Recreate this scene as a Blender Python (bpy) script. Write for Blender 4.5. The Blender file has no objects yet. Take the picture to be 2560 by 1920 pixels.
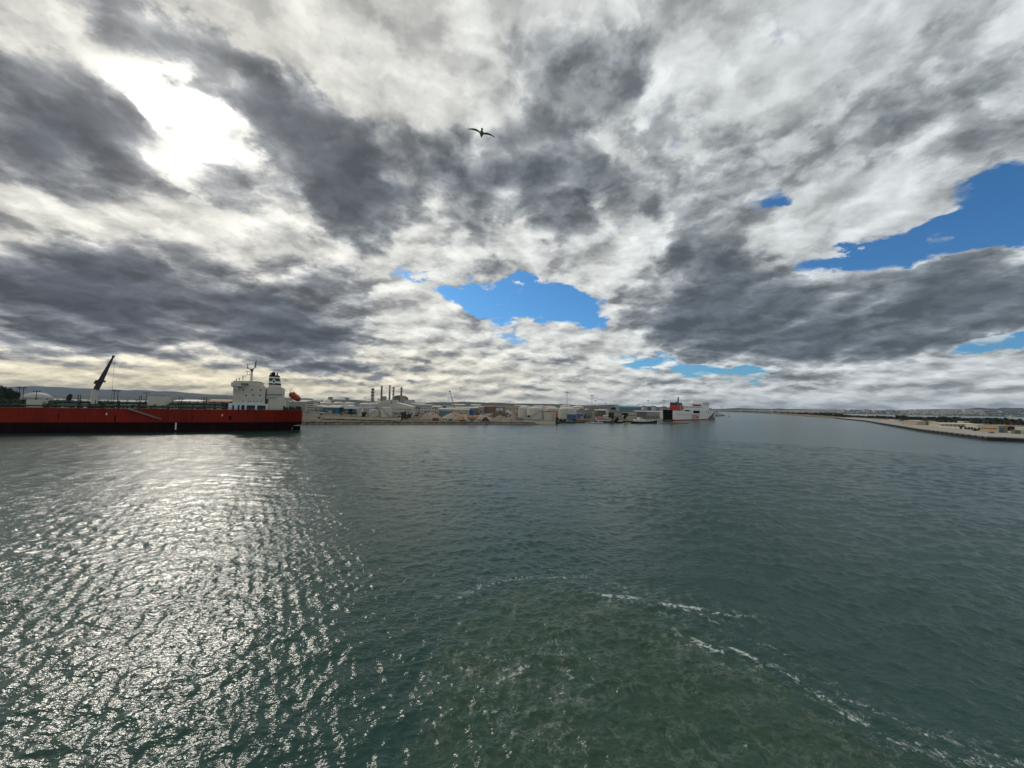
import bpy, bmesh, math, random
import numpy as np
from mathutils import Vector, Matrix
SC = bpy.context.scene
COL = SC.collection
R = math.radians
# ------------------------------------------------------------------ camera
CAM_H = 18.0
PITCH, ROLL, FPX = R(3.3), R(1.09), 965.0
c_f = Vector((0, math.cos(PITCH), math.sin(PITCH)))
c_r = Vector((math.cos(ROLL), 0, math.sin(ROLL)))
c_r = (c_r - c_f * c_r.dot(c_f)).normalized()
c_u = c_r.cross(c_f).normalized()
CAMP = Vector((0, 0, CAM_H))
cam = bpy.data.objects.new('camera', bpy.data.cameras.new('camera'))
COL.objects.link(cam)
m3 = Matrix((c_r, c_u, -c_f)).transposed()
cam.matrix_world = Matrix.Translation(CAMP) @ m3.to_4x4()
cam.data.sensor_width = 36.0
cam.data.lens = FPX / 2560 * 36.0
cam.data.clip_start = 0.1
cam.data.clip_end = 120000
SC.camera = cam

def pdir(px, py):
    return c_f + c_r * ((px - 1280) / FPX) - c_u * ((py - 960) / FPX)
def gp(px, py, z=0.0):
    """ground point (height z) seen at photo pixel px,py"""
    d = pdir(px, py)
    return CAMP + d * ((z - CAM_H) / d.z)
def at(px, py, Y):
    d = pdir(px, py)
    return CAMP + d * (Y / d.y)
def col(px, Y, z=0.0):
    """the point at depth Y and height z that stands in photo column px"""
    dz = z - CAM_H
    # solve for x so that column is px
    py = 960
    for _ in range(4):
        p = at(px, py, Y)
        py += (p.z - z) * FPX / Y
    return Vector((p.x, Y, z))

# ------------------------------------------------------------------ sun and sky
SUN_EL, SUN_AZ = R(29.0), R(-41.0)          # azimuth from +Y, negative = to the left
SUND = Vector((math.sin(SUN_AZ) * math.cos(SUN_EL), math.cos(SUN_AZ) * math.cos(SUN_EL), math.sin(SUN_EL)))
sl = bpy.data.lights.new('sun', 'SUN')
sl.energy = 1.0
sl.angle = R(9.0)
sl.color = (1.0, 0.93, 0.82)
sun = bpy.data.objects.new('sun', sl)
COL.objects.link(sun)
sun.rotation_euler = SUND.to_track_quat('Z', 'Y').to_euler()
sun.location = (0, 0, 300)
SC.view_settings.view_transform = 'Standard'
SC.view_settings.look = 'None'
SC.view_settings.gamma = 1.0
SC.view_settings.exposure = 0.0
SC.render.engine = 'CYCLES'
SC.cycles.use_denoising = True
SC.cycles.denoiser = 'OPENIMAGEDENOISE'
SC.cycles.denoising_prefilter = 'ACCURATE'
SC.cycles.max_bounces = 5
SC.cycles.volume_bounces = 0
SC.cycles.sample_clamp_indirect = 4.0

world = bpy.data.worlds.new('World')
SC.world = world
world.use_nodes = True
WT = world.node_tree
for n in list(WT.nodes): WT.nodes.remove(n)

class NT:
    """tiny node-graph writer"""
    def __init__(s, tree): s.t = tree
    def n(s, typ, ins=None, **props):
        nd = s.t.nodes.new(typ)
        for k, v in props.items(): setattr(nd, k, v)
        for k, v in (ins or {}).items():
            sk = nd.inputs[k]
            if hasattr(v, 'bl_idname') or hasattr(v, 'is_output'): s.t.links.new(v, sk)
            else: sk.default_value = v
        return nd
    def m(s, op, a, b=None, c=None, clamp=False):
        i = {0: a}
        if b is not None: i[1] = b
        if c is not None: i[2] = c
        return s.n('ShaderNodeMath', i, operation=op, use_clamp=clamp).outputs[0]
    def v(s, op, a, b=None, scale=None):
        i = {0: a}
        if b is not None: i[1] = b
        nd = s.n('ShaderNodeVectorMath', i, operation=op)
        if scale is not None:
            if hasattr(scale, 'is_output'): s.t.links.new(scale, nd.inputs['Scale'])
            else: nd.inputs['Scale'].default_value = scale
        return nd.outputs['Value'] if op in ('DOT_PRODUCT', 'LENGTH', 'DISTANCE') else nd.outputs['Vector']
    def noise(s, vec, scale, detail=6, rough=0.55, dist=0.0, lac=2.0, out=0, dim='3D'):
        nd = s.n('ShaderNodeTexNoise', {'Vector': vec, 'Scale': scale, 'Detail': detail, 'Roughness': rough, 'Distortion': dist, 'Lacunarity': lac}, noise_dimensions=dim)
        return nd.outputs[out]
    def sep(s, vec): 
        o = s.n('ShaderNodeSeparateXYZ', {0: vec}).outputs
        return o[0], o[1], o[2]
    def comb(s, x, y, z): return s.n('ShaderNodeCombineXYZ', {0: x, 1: y, 2: z}).outputs[0]
    def ss(s, x, a, b, lo=0.0, hi=1.0):
        return s.n('ShaderNodeMapRange', {'Value': x, 'From Min': a, 'From Max': b, 'To Min': lo, 'To Max': hi}, interpolation_type='SMOOTHSTEP').outputs[0]
    def lin(s, x, a, b, lo=0.0, hi=1.0):
        return s.n('ShaderNodeMapRange', {'Value': x, 'From Min': a, 'From Max': b, 'To Min': lo, 'To Max': hi}).outputs[0]
    def mix(s, f, a, b, blend='MIX'):
        nd = s.n('ShaderNodeMix', data_type='RGBA', blend_type=blend)
        for k, v in ((0, f), (6, a), (7, b)):
            if hasattr(v, 'is_output'): s.t.links.new(v, nd.inputs[k])
            else: nd.inputs[k].default_value = v if k == 0 else (tuple(v) + (1,))[:4]
        return nd.outputs[2]
    def ramp(s, f, stops, interp='LINEAR'):
        nd = s.n('ShaderNodeValToRGB', {0: f})
        cr = nd.color_ramp; cr.interpolation = interp
        while len(cr.elements) < len(stops): cr.elements.new(0.5)
        for e, (p, c) in zip(cr.elements, stops):
            e.position = p; e.color = (tuple(c) + (1,))[:4] if hasattr(c, '__len__') else (c, c, c, 1)
        return nd.outputs[0]

def uv_of(px, py):
    d = pdir(px, py); return d.x / d.y, d.z / d.y

# clouds: (px, py, rx, ry, tilt deg counter-clockwise, amount) in photo pixels -> world directions.
# thick > 0 is deep grey cloud, < 0 is thin bright cloud
THICK = [
 (80,250,260,150,-12,.80),(230,390,150,130,-30,.62),(120,360,160,110,0,.25),
 (330,60,150,80,-35,.62),(545,185,190,85,-38,.85),(700,265,150,120,-40,.85),(800,400,210,140,-45,.95),(890,500,160,100,-35,.7),(860,570,90,50,-20,.4),
 (115,735,330,120,-8,1.05),(420,775,360,95,-10,1.0),(660,815,190,65,-12,.75),(790,785,180,100,-25,.62),(400,655,180,65,-10,.55),(235,640,130,50,-25,.4),
 (905,715,170,55,-8,.35),(620,500,120,60,-20,.22),(60,880,300,35,0,.4),(330,890,110,35,0,.35),
 (1480,190,230,210,0,.60),(1260,400,310,130,-8,.74),(1360,500,300,95,0,.55),(1150,590,130,100,-40,.42),(1000,390,150,120,-30,.3),
 (1740,430,170,260,0,.42),(1830,590,130,130,0,.35),(1700,720,260,100,0,.45),
 (2160,775,520,130,4,1.0),(1850,820,330,90,0,.68),(2440,725,240,90,0,.6),(1900,690,160,80,-20,.4),(2200,860,420,40,3,.35),
 (2400,290,330,180,15,.46),(2050,340,230,90,20,.22),(2500,80,200,160,0,.2),
 (1180,830,90,50,0,.35),(900,930,260,28,-2,.5),(650,900,250,25,-2,.4),(1300,890,300,28,0,.25),(1500,960,260,22,0,.25),(2200,960,300,20,0,.3),(1950,950,200,24,0,.2),
 (470,440,220,75,-18,.34),(300,330,70,60,-30,.25),(560,330,60,60,-40,.25),(330,440,120,60,-25,.22),(600,520,150,50,-25,.22),
 # thin, bright
 (425,268,140,85,-38,-.45),(140,90,240,100,-25,-.35),(600,600,300,50,-12,-.15),(700,90,180,90,-30,-.35),(1010,200,170,200,-60,-.45),
 (1130,700,230,50,0,-.35),(1050,770,200,90,0,-.40),(1350,640,260,50,0,-.3),(1560,760,110,120,0,-.35),(1900,230,170,130,30,-.32),(2150,520,380,110,15,-.42),(1560,430,100,70,-30,-.3),(1560,550,80,60,-30,-.28),
 (2350,690,220,45,4,-.35),(2080,670,140,50,-15,-.3),(1400,850,250,40,0,-.35),(1500,40,260,70,0,-.18),(1000,600,120,30,-15,-.25),(300,600,140,25,-20,-.2),
]
HOLES = [
 (1320,745,190,70,-6,1.0),(1185,728,115,30,5,.75),(1410,775,110,56,-10,.65),(1450,758,60,18,-5,-.9),(1395,800,70,20,-12,-.6),(1060,690,60,16,5,.4),(960,672,60,12,-6,.22),(1130,640,40,14,0,.35),(1130,695,70,16,10,.35),(1270,850,150,16,0,.3),
 (2370,610,360,62,17,1.0),(2520,600,70,17,8,-1.3),(2520,500,170,100,30,.95),(2150,650,160,28,8,.7),(2550,575,120,90,0,.7),
 (1735,915,200,28,-3,1.0),(2530,848,170,34,12,1.25),(1900,925,120,14,0,.4),
 (1965,75,70,95,10,.46),(1750,330,85,95,-15,.72),(1895,490,90,46,0,.72),(1780,250,60,40,60,.36),(1540,140,35,35,0,.45),(1580,530,50,55,50,.4),
 (90,20,120,22,-38,.55),(880,130,150,20,-50,.4),(1000,650,120,20,-8,.2),(1275,635,30,20,0,.4),
]
W = NT(WT)
NZ_MEAN = 0.22
D = W.n('ShaderNodeTexCoord').outputs['Generated']
dx, dy, dz = W.sep(D)
zc = W.m('MAXIMUM', dz, 0.0)
ya = W.m('MAXIMUM', W.m('ABSOLUTE', dy), 0.12)
U = W.m('DIVIDE', dx, ya); V = W.m('DIVIDE', dz, ya)
uv = W.comb(U, V, 0.0)
inv = W.m('DIVIDE', 1.0, W.m('ADD', zc, 0.27))
pp = W.comb(W.m('MULTIPLY', dx, inv), W.m('MULTIPLY', dy, inv), 0.0)       # cloud-deck plane
# warp of the layout so that no outline stays an ellipse
w1 = W.v('SUBTRACT', W.noise(pp, 0.9, 5, 0.6, out=1), (0.5, 0.5, 0.5))
w2 = W.v('SUBTRACT', W.noise(pp, 3.6, 6, 0.62, out=1), (0.5, 0.5, 0.5))
w3 = W.v('SUBTRACT', W.noise(pp, 11.0, 5, 0.62, out=1), (0.5, 0.5, 0.5))
wsc = W.m('MINIMUM', W.m('ADD', W.m('MULTIPLY', zc, 1.5), 0.10), 0.80)
wv = W.v('ADD', W.v('ADD', W.v('SCALE', w1, scale=0.36), W.v('SCALE', w2, scale=0.30)), W.v('SCALE', w3, scale=0.11))
wv = W.v('SCALE', wv, scale=wsc)
uvw = W.v('ADD', uv, W.v('MULTIPLY', wv, (1, 1, 0)))
def layout(lst):
    acc = 0.0
    for (px, py, rx, ry, rot, amp) in lst:
        u, v = uv_of(px, py)
        mp = W.n('ShaderNodeMapping', {'Vector': uvw, 'Location': (u, v, 0), 'Rotation': (0, 0, R(rot - math.degrees(ROLL))), 'Scale': (rx * 1.38 / FPX, ry * 1.38 / FPX, 1)}, vector_type='TEXTURE')
        g = W.n('ShaderNodeTexGradient', {0: mp.outputs[0]}, gradient_type='SPHERICAL').outputs['Fac']
        g = W.ss(g, 0.02, 0.62)
        if amp < 0: amp *= 0.6
        acc = W.m('MULTIPLY_ADD', g, amp, acc)
    return acc
thick = layout(THICK)
hole = layout(HOLES)
inv3 = W.m('DIVIDE', 1.0, W.m('ADD', zc, 0.30))
pq = W.v('SCALE', W.comb(dx, dy, W.m('MULTIPLY', dz, 1.9)), scale=inv3)      # for heaped, billowing detail
pq = W.v('ADD', pq, W.v('SCALE', w2, scale=0.22))
pq = W.v('ADD', pq, W.v('SCALE', w3, scale=0.07))
def worley(vec, scale, det):
    nd = W.n('ShaderNodeTexVoronoi', {'Vector': vec, 'Scale': scale, 'Detail': det, 'Roughness': 0.52, 'Lacunarity': 2.1, }, feature='F1', normalize=True)
    return nd.outputs['Distance']
def density(vec, vec3, det):
    fine = W.noise(vec, 2.6, 9, 0.56, dist=0.2)
    puff = worley(vec3, 4.6, det)
    return W.m('SUBTRACT', W.m('MULTIPLY', fine, 0.85), W.m('MULTIPLY', puff, 1.15))
big = W.noise(pp, 1.15, 3, 0.5)
nz0 = density(pp, pq, 3.0)
nz = W.m('MULTIPLY_ADD', big, 0.55, nz0)
sp = (SUND.x / (SUND.z + .27), SUND.y / (SUND.z + .27), 0)
tos = W.v('NORMALIZE', W.v('SUBTRACT', sp, pp))
tos = W.v('SCALE', tos, scale=W.m('ADD', 0.6, W.m('MULTIPLY', W.v('LENGTH', pp), 0.30)))
tos = W.v('ADD', tos, (0, 0, 0.55))
nz2 = density(W.v('ADD', pp, W.v('SCALE', W.v('MULTIPLY', tos, (1, 1, 0)), scale=0.06)), W.v('ADD', pq, W.v('SCALE', tos, scale=0.06)), 2.0)
relief = W.m('MULTIPLY', W.m('SUBTRACT', nz0, nz2), 1.25)              # > 0 faces the sun
nzc = W.m('SUBTRACT', nz, NZ_MEAN)
soft = W.m('SUBTRACT', W.m('ADD', W.m('MULTIPLY', W.noise(pp, 2.0, 3, 0.45, dist=0.1), 1.0), W.m('MULTIPLY', big, 0.55)), 0.775)
nzt = W.m('ADD', W.m('MULTIPLY', soft, 0.75), W.m('MULTIPLY', nzc, 0.55))
T = W.m('ADD', W.m('MULTIPLY_ADD', nzt, W.m('SUBTRACT', 1.35, W.m('MULTIPLY', W.ss(V, 0.30, 0.75), W.ss(U, -0.3, 0.3, 0.25, 0.75))), 0.0), W.m('MULTIPLY', thick, 0.86))
cover = W.m('SUBTRACT', W.m('ADD', W.m('MULTIPLY_ADD', nzc, 2.6, 0.70), W.m('MULTIPLY', W.m('MAXIMUM', thick, -0.05), 0.40)), W.m('MULTIPLY', hole, 1.45))
alpha = W.ss(cover, -0.24, 0.44)
# the rim of a cloud is thin, so it is bright
T = W.m('MULTIPLY', T, W.ss(cover, 0.0, 0.75, 0.25, 1.0))
T = W.m('SUBTRACT', T, W.ss(V, 0.20, 0.02, 0.0, 0.26))
Tn = W.m('SUBTRACT', T, W.m('MULTIPLY', relief, 1.6))
sdot = W.v('DOT_PRODUCT', D, tuple(SUND))
glow = W.m('POWER', W.m('MAXIMUM', sdot, 0.0), 5.0)
glow2 = W.m('POWER', W.m('MAXIMUM', sdot, 0.0), 240.0)
side = W.ss(U, -1.2, 1.0)
litc = W.mix(side, (0.74, 0.725, 0.66), (0.60, 0.635, 0.645))
litc = W.mix(W.m('MULTIPLY', W.ss(V, 0.22, 0.0), W.ss(U, 0.6, -0.9)), litc, (0.90, 0.80, 0.55))
darkc = W.mix(side, (0.100, 0.112, 0.136), (0.118, 0.146, 0.172))
midc = W.mix(side, (0.355, 0.365, 0.375), (0.34, 0.37, 0.39))
f = W.m('MULTIPLY_ADD', Tn, 0.40, 0.17)
kd = W.ramp(f, [(0.0, 0.0), (0.15, .09), (0.27, .22), (0.35, .52), (0.45, .74), (0.64, .90), (0.9, 1.0)], 'B_SPLINE')
kd = W.sep(kd)[0]
cl = W.mix(W.ss(kd, 0.0, 0.62), litc, midc)
cl = W.mix(W.ss(kd, 0.50, 1.0), cl, darkc)
thin = W.ss(kd, 0.75, 0.0)
rl = W.m('ADD', 1.0, W.m('MINIMUM', W.m('MAXIMUM', W.m('MULTIPLY', relief, 1.6), -0.30), 0.45))
boost = W.m('MULTIPLY_ADD', 1.0, rl, W.m('MULTIPLY', thin, W.m('ADD', W.m('MULTIPLY', glow, 0.02), W.m('MULTIPLY', glow2, 1.25))))
cl = W.v('SCALE', cl, scale=boost)
cl = W.v('ADD', cl, W.v('SCALE', (0.9, 0.86, 0.76), scale=W.m('MULTIPLY', W.m('POWER', W.m('MAXIMUM', sdot, 0.0), 30.0), 0.07)))
sky = W.n('ShaderNodeTexSky', sky_type='NISHITA', sun_disc=False, sun_elevation=SUN_EL, sun_rotation=SUN_AZ, altitude=0, air_density=1.0, dust_density=0.6, ozone_density=2.0).outputs[0]
skyc = W.v('MULTIPLY', sky, (0.36, 0.76, 1.10))
cl10 = W.v('SCALE', cl, scale=10.0)
fin = W.mix(alpha, skyc, cl10)
fin = W.mix(W.ss(dz, -0.004, -0.03), fin, (1.2, 1.5, 1.6))
bg = W.n('ShaderNodeBackground', {'Color': fin, 'Strength': 0.1})
WT.links.new(bg.outputs[0], W.n('ShaderNodeOutputWorld').inputs['Surface'])
world.cycles.sampling_method = 'MANUAL'
world.cycles.sample_map_resolution = 512
# ------------------------------------------------------------------ helpers
MATS = {}
def mat(name, color, rough=0.7, metal=0.0, vary=0.25, scale=0.4, dirt=None, spec=0.3, streak=False, detail=5):
    """plain paint / stone / metal with procedural unevenness"""
    if name in MATS: return MATS[name]
    m = bpy.data.materials.new(name); m.use_nodes = True
    t = m.node_tree
    for n in list(t.nodes): t.nodes.remove(n)
    N = NT(t)
    geo = N.n('ShaderNodeNewGeometry').outputs['Position']
    if streak: vec = N.v('MULTIPLY', geo, (1.0, 1.0, 0.12))
    else: vec = geo
    f = N.noise(vec, scale, detail, 0.6)
    f2 = N.noise(vec, scale * 7.3, 4, 0.6)
    f = N.ss(N.m('ADD', N.m('MULTIPLY', f, 0.65), N.m('MULTIPLY', f2, 0.35)), 0.30, 0.70)
    c0 = tuple(max(0, c * (1 - vary)) for c in color)
    c1 = tuple(min(0.9, c * (1 + vary * 0.6)) for c in color)
    c = N.mix(f, c0, c1)
    if dirt:
        g = N.ss(N.noise(vec, scale * 2.1, 7, 0.65), 0.52, 0.72)
        c = N.mix(N.m('MULTIPLY', g, dirt[3] if len(dirt) > 3 else 0.6), c, dirt[:3])
    b = N.n('ShaderNodeBsdfPrincipled', {'Base Color': c, 'Roughness': rough, 'Metallic': metal, 'Specular IOR Level': spec})
    t.links.new(b.outputs[0], N.n('ShaderNodeOutputMaterial').inputs[0])
    MATS[name] = m
    return m

def tag(o, label=None, cat=None, group=None, kind=None):
    if label: o['label'] = label
    if cat: o['category'] = cat
    if group: o['group'] = group
    if kind: o['kind'] = kind
    return o
def empty(name, loc=(0, 0, 0), rz=0.0, label=None, cat=None, group=None):
    o = bpy.data.objects.new(name, None); COL.objects.link(o)
    o.location = loc; o.rotation_euler = (0, 0, rz); o.empty_display_size = 1
    return tag(o, label, cat, group)
def link_mesh(name, me, mats, parent=None, smooth=False):
    o = bpy.data.objects.new(name, me); COL.objects.link(o)
    for m in (mats if isinstance(mats, (list, tuple)) else [mats]): me.materials.append(m)
    if parent is not None: o.parent = parent
    if smooth: me.polygons.foreach_set('use_smooth', [True] * len(me.polygons))
    return o

class MB:
    """collects shapes of ONE part"""
    def __init__(s): s.V = []; s.F = []; s.M = []; s.mi = 0
    def add(s, vs, fs):
        o = len(s.V); s.V += [tuple(v) for v in vs]
        for f in fs: s.F.append(tuple(i + o for i in f)); s.M.append(s.mi)
        return s
    def mat(s, i): s.mi = i; return s
    def box(s, x0, x1, y0, y1, z0, z1, taper=0.0):
        t = taper
        return s.add([(x0,y0,z0),(x1,y0,z0),(x1,y1,z0),(x0,y1,z0),(x0+t,y0+t,z1),(x1-t,y0+t,z1),(x1-t,y1-t,z1),(x0+t,y1-t,z1)],
                     [(0,3,2,1),(4,5,6,7),(0,1,5,4),(1,2,6,5),(2,3,7,6),(3,0,4,7)])
    def cbox(s, c, d, rz=0):
        cx, cy, cz = c; hx, hy, hz = d[0]/2, d[1]/2, d[2]/2
        ca, sa = math.cos(rz), math.sin(rz)
        vs = []
        for z in (-hz, hz):
            for x, y in ((-hx,-hy),(hx,-hy),(hx,hy),(-hx,hy)):
                vs.append((cx + x*ca - y*sa, cy + x*sa + y*ca, cz + z))
        return s.add(vs, [(0,3,2,1),(4,5,6,7),(0,1,5,4),(1,2,6,5),(2,3,7,6),(3,0,4,7)])
    def lathe(s, prof, n=24, c=(0, 0, 0), cap=True):
        vs = []; fs = []
        for (r, z) in prof:
            for k in range(n):
                a = 2*math.pi*k/n
                vs.append((c[0]+r*math.cos(a), c[1]+r*math.sin(a), c[2]+z))
        for i in range(len(prof)-1):
            for k in range(n):
                k2 = (k+1) % n
                fs.append((i*n+k, i*n+k2, (i+1)*n+k2, (i+1)*n+k))
        if cap:
            fs.append(tuple(range(n-1, -1, -1))); fs.append(tuple((len(prof)-1)*n+k for k in range(n)))
        return s.add(vs, fs)
    def tube(s, a, b, r, r2=None, n=8):
        a, b = Vector(a), Vector(b); r2 = r if r2 is None else r2
        d = (b - a).normalized()
        x = d.orthogonal().normalized(); y = d.cross(x)
        vs = []
        for p, rr in ((a, r), (b, r2)):
            for k in range(n):
                t = 2*math.pi*k/n
                vs.append(p + x*rr*math.cos(t) + y*rr*math.sin(t))
        fs = [(k, (k+1) % n, n+(k+1) % n, n+k) for k in range(n)]
        fs += [tuple(range(n-1, -1, -1)), tuple(n+k for k in range(n))]
        return s.add(vs, fs)
    def beam(s, a, b, w, h=None):
        """square bar"""
        return s.tube(a, b, w*0.7071, (h or w)*0.7071, 4)
    def prism(s, poly, z0, z1):
        n = len(poly)
        vs = [(x, y, z0) for x, y in poly] + [(x, y, z1) for x, y in poly]
        fs = [tuple(range(n-1, -1, -1)), tuple(range(n, 2*n))] + [(k, (k+1) % n, n+(k+1) % n, n+k) for k in range(n)]
        return s.add(vs, fs)
    def extrude_xz(s, poly, y0, y1):
        """polygon in x,z pushed through y"""
        n = len(poly)
        vs = [(x, y0, z) for x, z in poly] + [(x, y1, z) for x, z in poly]
        fs = [tuple(range(n)), tuple(range(2*n-1, n-1, -1))] + [(k, n+k, n+(k+1) % n, (k+1) % n) for k in range(n)]
        return s.add(vs, fs)
    def extrude_yz(s, poly, x0, x1):
        n = len(poly)
        vs = [(x0, y, z) for y, z in poly] + [(x1, y, z) for y, z in poly]
        fs = [tuple(range(n-1, -1, -1)), tuple(range(n, 2*n))] + [(k, (k+1) % n, n+(k+1) % n, n+k) for k in range(n)]
        return s.add(vs, fs)
    def gable(s, x0, x1, y0, y1, z0, rise, over=0.0):
        """solid gable roof, ridge along x"""
        ym = (y0+y1)/2
        return s.extrude_yz([(y0-over, z0), (y1+over, z0), (ym, z0+rise)], x0-over, x1+over)
    def barrel(s, x0, x1, y0, y1, z0, rise, n=10):
        pts = []
        for k in range(n+1):
            t = k/n; y = y0+(y1-y0)*t
            pts.append((y, z0+0.01+rise*(1-(2*t-1)**2)))
        return s.extrude_yz([(y0, z0), (y1, z0)] + pts[::-1], x0, x1)
    def mesh(s, name):
        me = bpy.data.meshes.new(name)
        me.from_pydata(s.V, [], s.F)
        me.polygons.foreach_set('material_index', s.M)
        me.update()
        return me
    def build(s, name, mats, parent=None, smooth=False, fix=True):
        me = s.mesh(name)
        if fix:
            bm = bmesh.new(); bm.from_mesh(me)
            bmesh.ops.recalc_face_normals(bm, faces=bm.faces)
            bm.to_mesh(me); bm.free()
        return link_mesh(name, me, mats, parent, smooth)
def smooth_by_angle(o, deg=35):
    me = o.data
    me.polygons.foreach_set('use_smooth', [True]*len(me.polygons))
    try: me.set_sharp_from_angle(angle=R(deg))
    except Exception: pass
    return o

# ------------------------------------------------------------------ water
rng = np.random.default_rng(5)
def seg_dist(P, a, b):
    a = np.array(a[:2]); b = np.array(b[:2]); ab = b - a
    t = np.clip(((P - a) @ ab) / (ab @ ab + 1e-9), 0, 1)
    return np.linalg.norm(P - (a + t[:, None]*ab), axis=1)
def build_water():
    r0 = 4.0
    ang = np.concatenate([np.linspace(R(-125), R(-66), 90, endpoint=False), np.linspace(R(-66), R(66), 1210), np.linspace(R(66), R(125), 91)[1:]]); na = len(ang)
    rr = [r0]
    while rr[-1] < 26000:
        r = rr[-1]
        rr.append(r + (0.25 if r < 15 else max(0.060, r*0.0036) if r < 260 else r*0.0125))
    rr = np.array(rr); nr = len(rr)
    A, Rr = np.meshgrid(ang, rr)
    X = (Rr*np.sin(A)).astype(np.float32).ravel(); Y = (Rr*np.cos(A)).astype(np.float32).ravel()
    RR = Rr.ravel().astype(np.float32)
    cell = np.maximum(RR*0.0019, np.where(RR < 260, np.maximum(.060, RR*.0036), RR*.0125)).astype(np.float32)
    P = np.stack([X, Y], 1)
    wake = np.zeros_like(X); foam = np.zeros_like(X); lace = np.zeros_like(X)
    near = np.where(RR < 75)[0]; Pn = P[near]
    poly = [gp(*q) for q in [(1020,1960),(1050,1700),(1120,1560),(1230,1478),(1400,1462),(1560,1505),(1700,1545),(1790,1620),(1900,1665),(2020,1730),(2160,1830),(2330,1930),(2500,1990),(1700,2200)]]
    inside = np.zeros(len(Pn), bool); dmin = np.full(len(Pn), 1e9)
    for i in range(len(poly)):
        a, b = poly[i], poly[(i+1) % len(poly)]
        dmin = np.minimum(dmin, seg_dist(Pn, a, b))
        c = ((a.y > Pn[:, 1]) != (b.y > Pn[:, 1])) & (Pn[:, 0] < (b.x-a.x)*(Pn[:, 1]-a.y)/(b.y-a.y+1e-9)+a.x)
        inside ^= c
    sd = np.where(inside, dmin, -dmin)
    wake[near] = np.clip((sd + 1.6)/4.2, 0, 1)
    FO = [([(1130,1500),(1200,1465),(1280,1448),(1454,1442)],.62,.45),([(1505,1490),(1585,1493)],1.0,.30),([(1652,1512),(1745,1520)],1.05,.32),([(1785,1536),(1850,1541)],.8,.2),
          ([(1695,1521),(1750,1536),(1795,1560)],.72,.2),([(1738,1600),(1797,1630)],1.0,.27),([(1828,1620),(1893,1650)],1.1,.17),([(1893,1650),(1945,1672),(1998,1702)],.78,.16),
          ([(1917,1613),(1976,1640)],.75,.14),([(1998,1702),(2080,1760),(2148,1806),(2264,1870),(2420,1905),(2600,1930)],.68,.30),([(2113,1749),(2194,1777),(2310,1830),(2440,1872),(2600,1920)],.70,.24),
          ([(2080,1772),(2200,1835),(2330,1872)],.62,.2),([(1240,1705),(1320,1668)],.8,.2),([(1384,1600),(1425,1690),(1384,1743)],.58,.25),([(1100,1690),(1180,1665),(1290,1640)],.60,.2),
          ([(1480,1435),(1560,1470),(1640,1490)],.55,.3),([(1850,1541),(1910,1545)],.55,.25),([(1180,1770),(1300,1790)],.5,.3),([(1330,1820),(1420,1860)],.5,.25)]
    fv = np.zeros(len(Pn), np.float32); lv = np.zeros(len(Pn), np.float32)
    for pts, amp, w in FO:
        q = [gp(*p) for p in pts]
        d = np.full(len(Pn), 1e9)
        for a, b in zip(q, q[1:]): d = np.minimum(d, seg_dist(Pn, a, b))
        fv = np.maximum(fv, amp*np.exp(-(d/(w*1.9))**2)); lv = np.maximum(lv, amp*np.exp(-(d/(w*5+.8))**2))
    foam[near] = fv; lace[near] = lv
    # waves: short-crested wind sea, each component fading where the grid cannot carry it
    Z = np.zeros_like(X); DX = np.zeros_like(X); DY = np.zeros_like(X)
    gust = np.zeros_like(X)
    for k in range(10):
        L = 18*1.55**k*rng.uniform(.8, 1.2); a = rng.uniform(0, 2*math.pi)
        gust += np.sin((X*math.cos(a)+Y*math.sin(a))*2*math.pi/L+rng.uniform(0, 6.3)).astype(np.float32)
    gust = (1.0 + 0.22*gust/2.2).clip(.55, 1.5)
    th0 = R(-100)
    for k in range(110):
        L = 0.30*(1.0315**k)*rng.uniform(.9, 1.1)
        th = th0 + rng.normal(0, R(48))
        slope = 0.0350*(1.0 if L < 1.3 else (L/1.3)**-0.75)
        a = slope*L/(2*math.pi)
        kk = 2*math.pi/L; cx, cy = math.cos(th), math.sin(th)
        fade = np.clip((L/cell-2.4)/2.4, 0, 1)
        idx = np.where(fade > 0)[0]
        ph = (X[idx]*cx+Y[idx]*cy)*kk+rng.uniform(0, 6.3)
        A_ = a*fade[idx]*gust[idx]
        A_ = A_*(1+0.55*wake[idx]*(1 if L < 2.2 else 0))
        Z[idx] += A_*np.cos(ph)
        s_ = np.sin(ph)*A_*0.85
        DX[idx] -= cx*s_; DY[idx] -= cy*s_
    # boils and swirls in the propeller wash
    for k in range(46):
        L = rng.uniform(.7, 2.6); th = rng.uniform(0, 2*math.pi)
        kk = 2*math.pi/L
        n_ = near[wake[near] > 0]
        ph = (X[n_]*math.cos(th)+Y[n_]*math.sin(th))*kk+rng.uniform(0, 6.3)+1.3*np.sin(X[n_]*.7+k)+1.1*np.cos(Y[n_]*.6+2*k)
        Z[n_] += wake[n_]*0.020*L/(2*math.pi)*np.cos(ph)
    co = np.stack([X+DX, Y+DY, Z], 1).astype(np.float32)
    me = bpy.data.meshes.new('sea_water')
    nv = len(X); nf = (nr-1)*(na-1)
    i = np.arange(nr-1)[:, None]*na+np.arange(na-1)[None, :]
    quads = np.stack([i, i+na, i+na+1, i+1], -1).reshape(-1).astype(np.int32)
    me.vertices.add(nv); me.vertices.foreach_set('co', co.ravel())
    me.loops.add(nf*4); me.loops.foreach_set('vertex_index', quads)
    me.polygons.add(nf); me.polygons.foreach_set('loop_start', np.arange(0, nf*4, 4, dtype=np.int32))
    me.polygons.foreach_set('use_smooth', np.ones(nf, bool))
    me.update(calc_edges=True)
    for nm, arr in (('wake', wake), ('foam', foam), ('lace', lace)):
        at_ = me.attributes.new(nm, 'FLOAT', 'POINT'); at_.data.foreach_set('value', arr.astype(np.float32))
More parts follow.
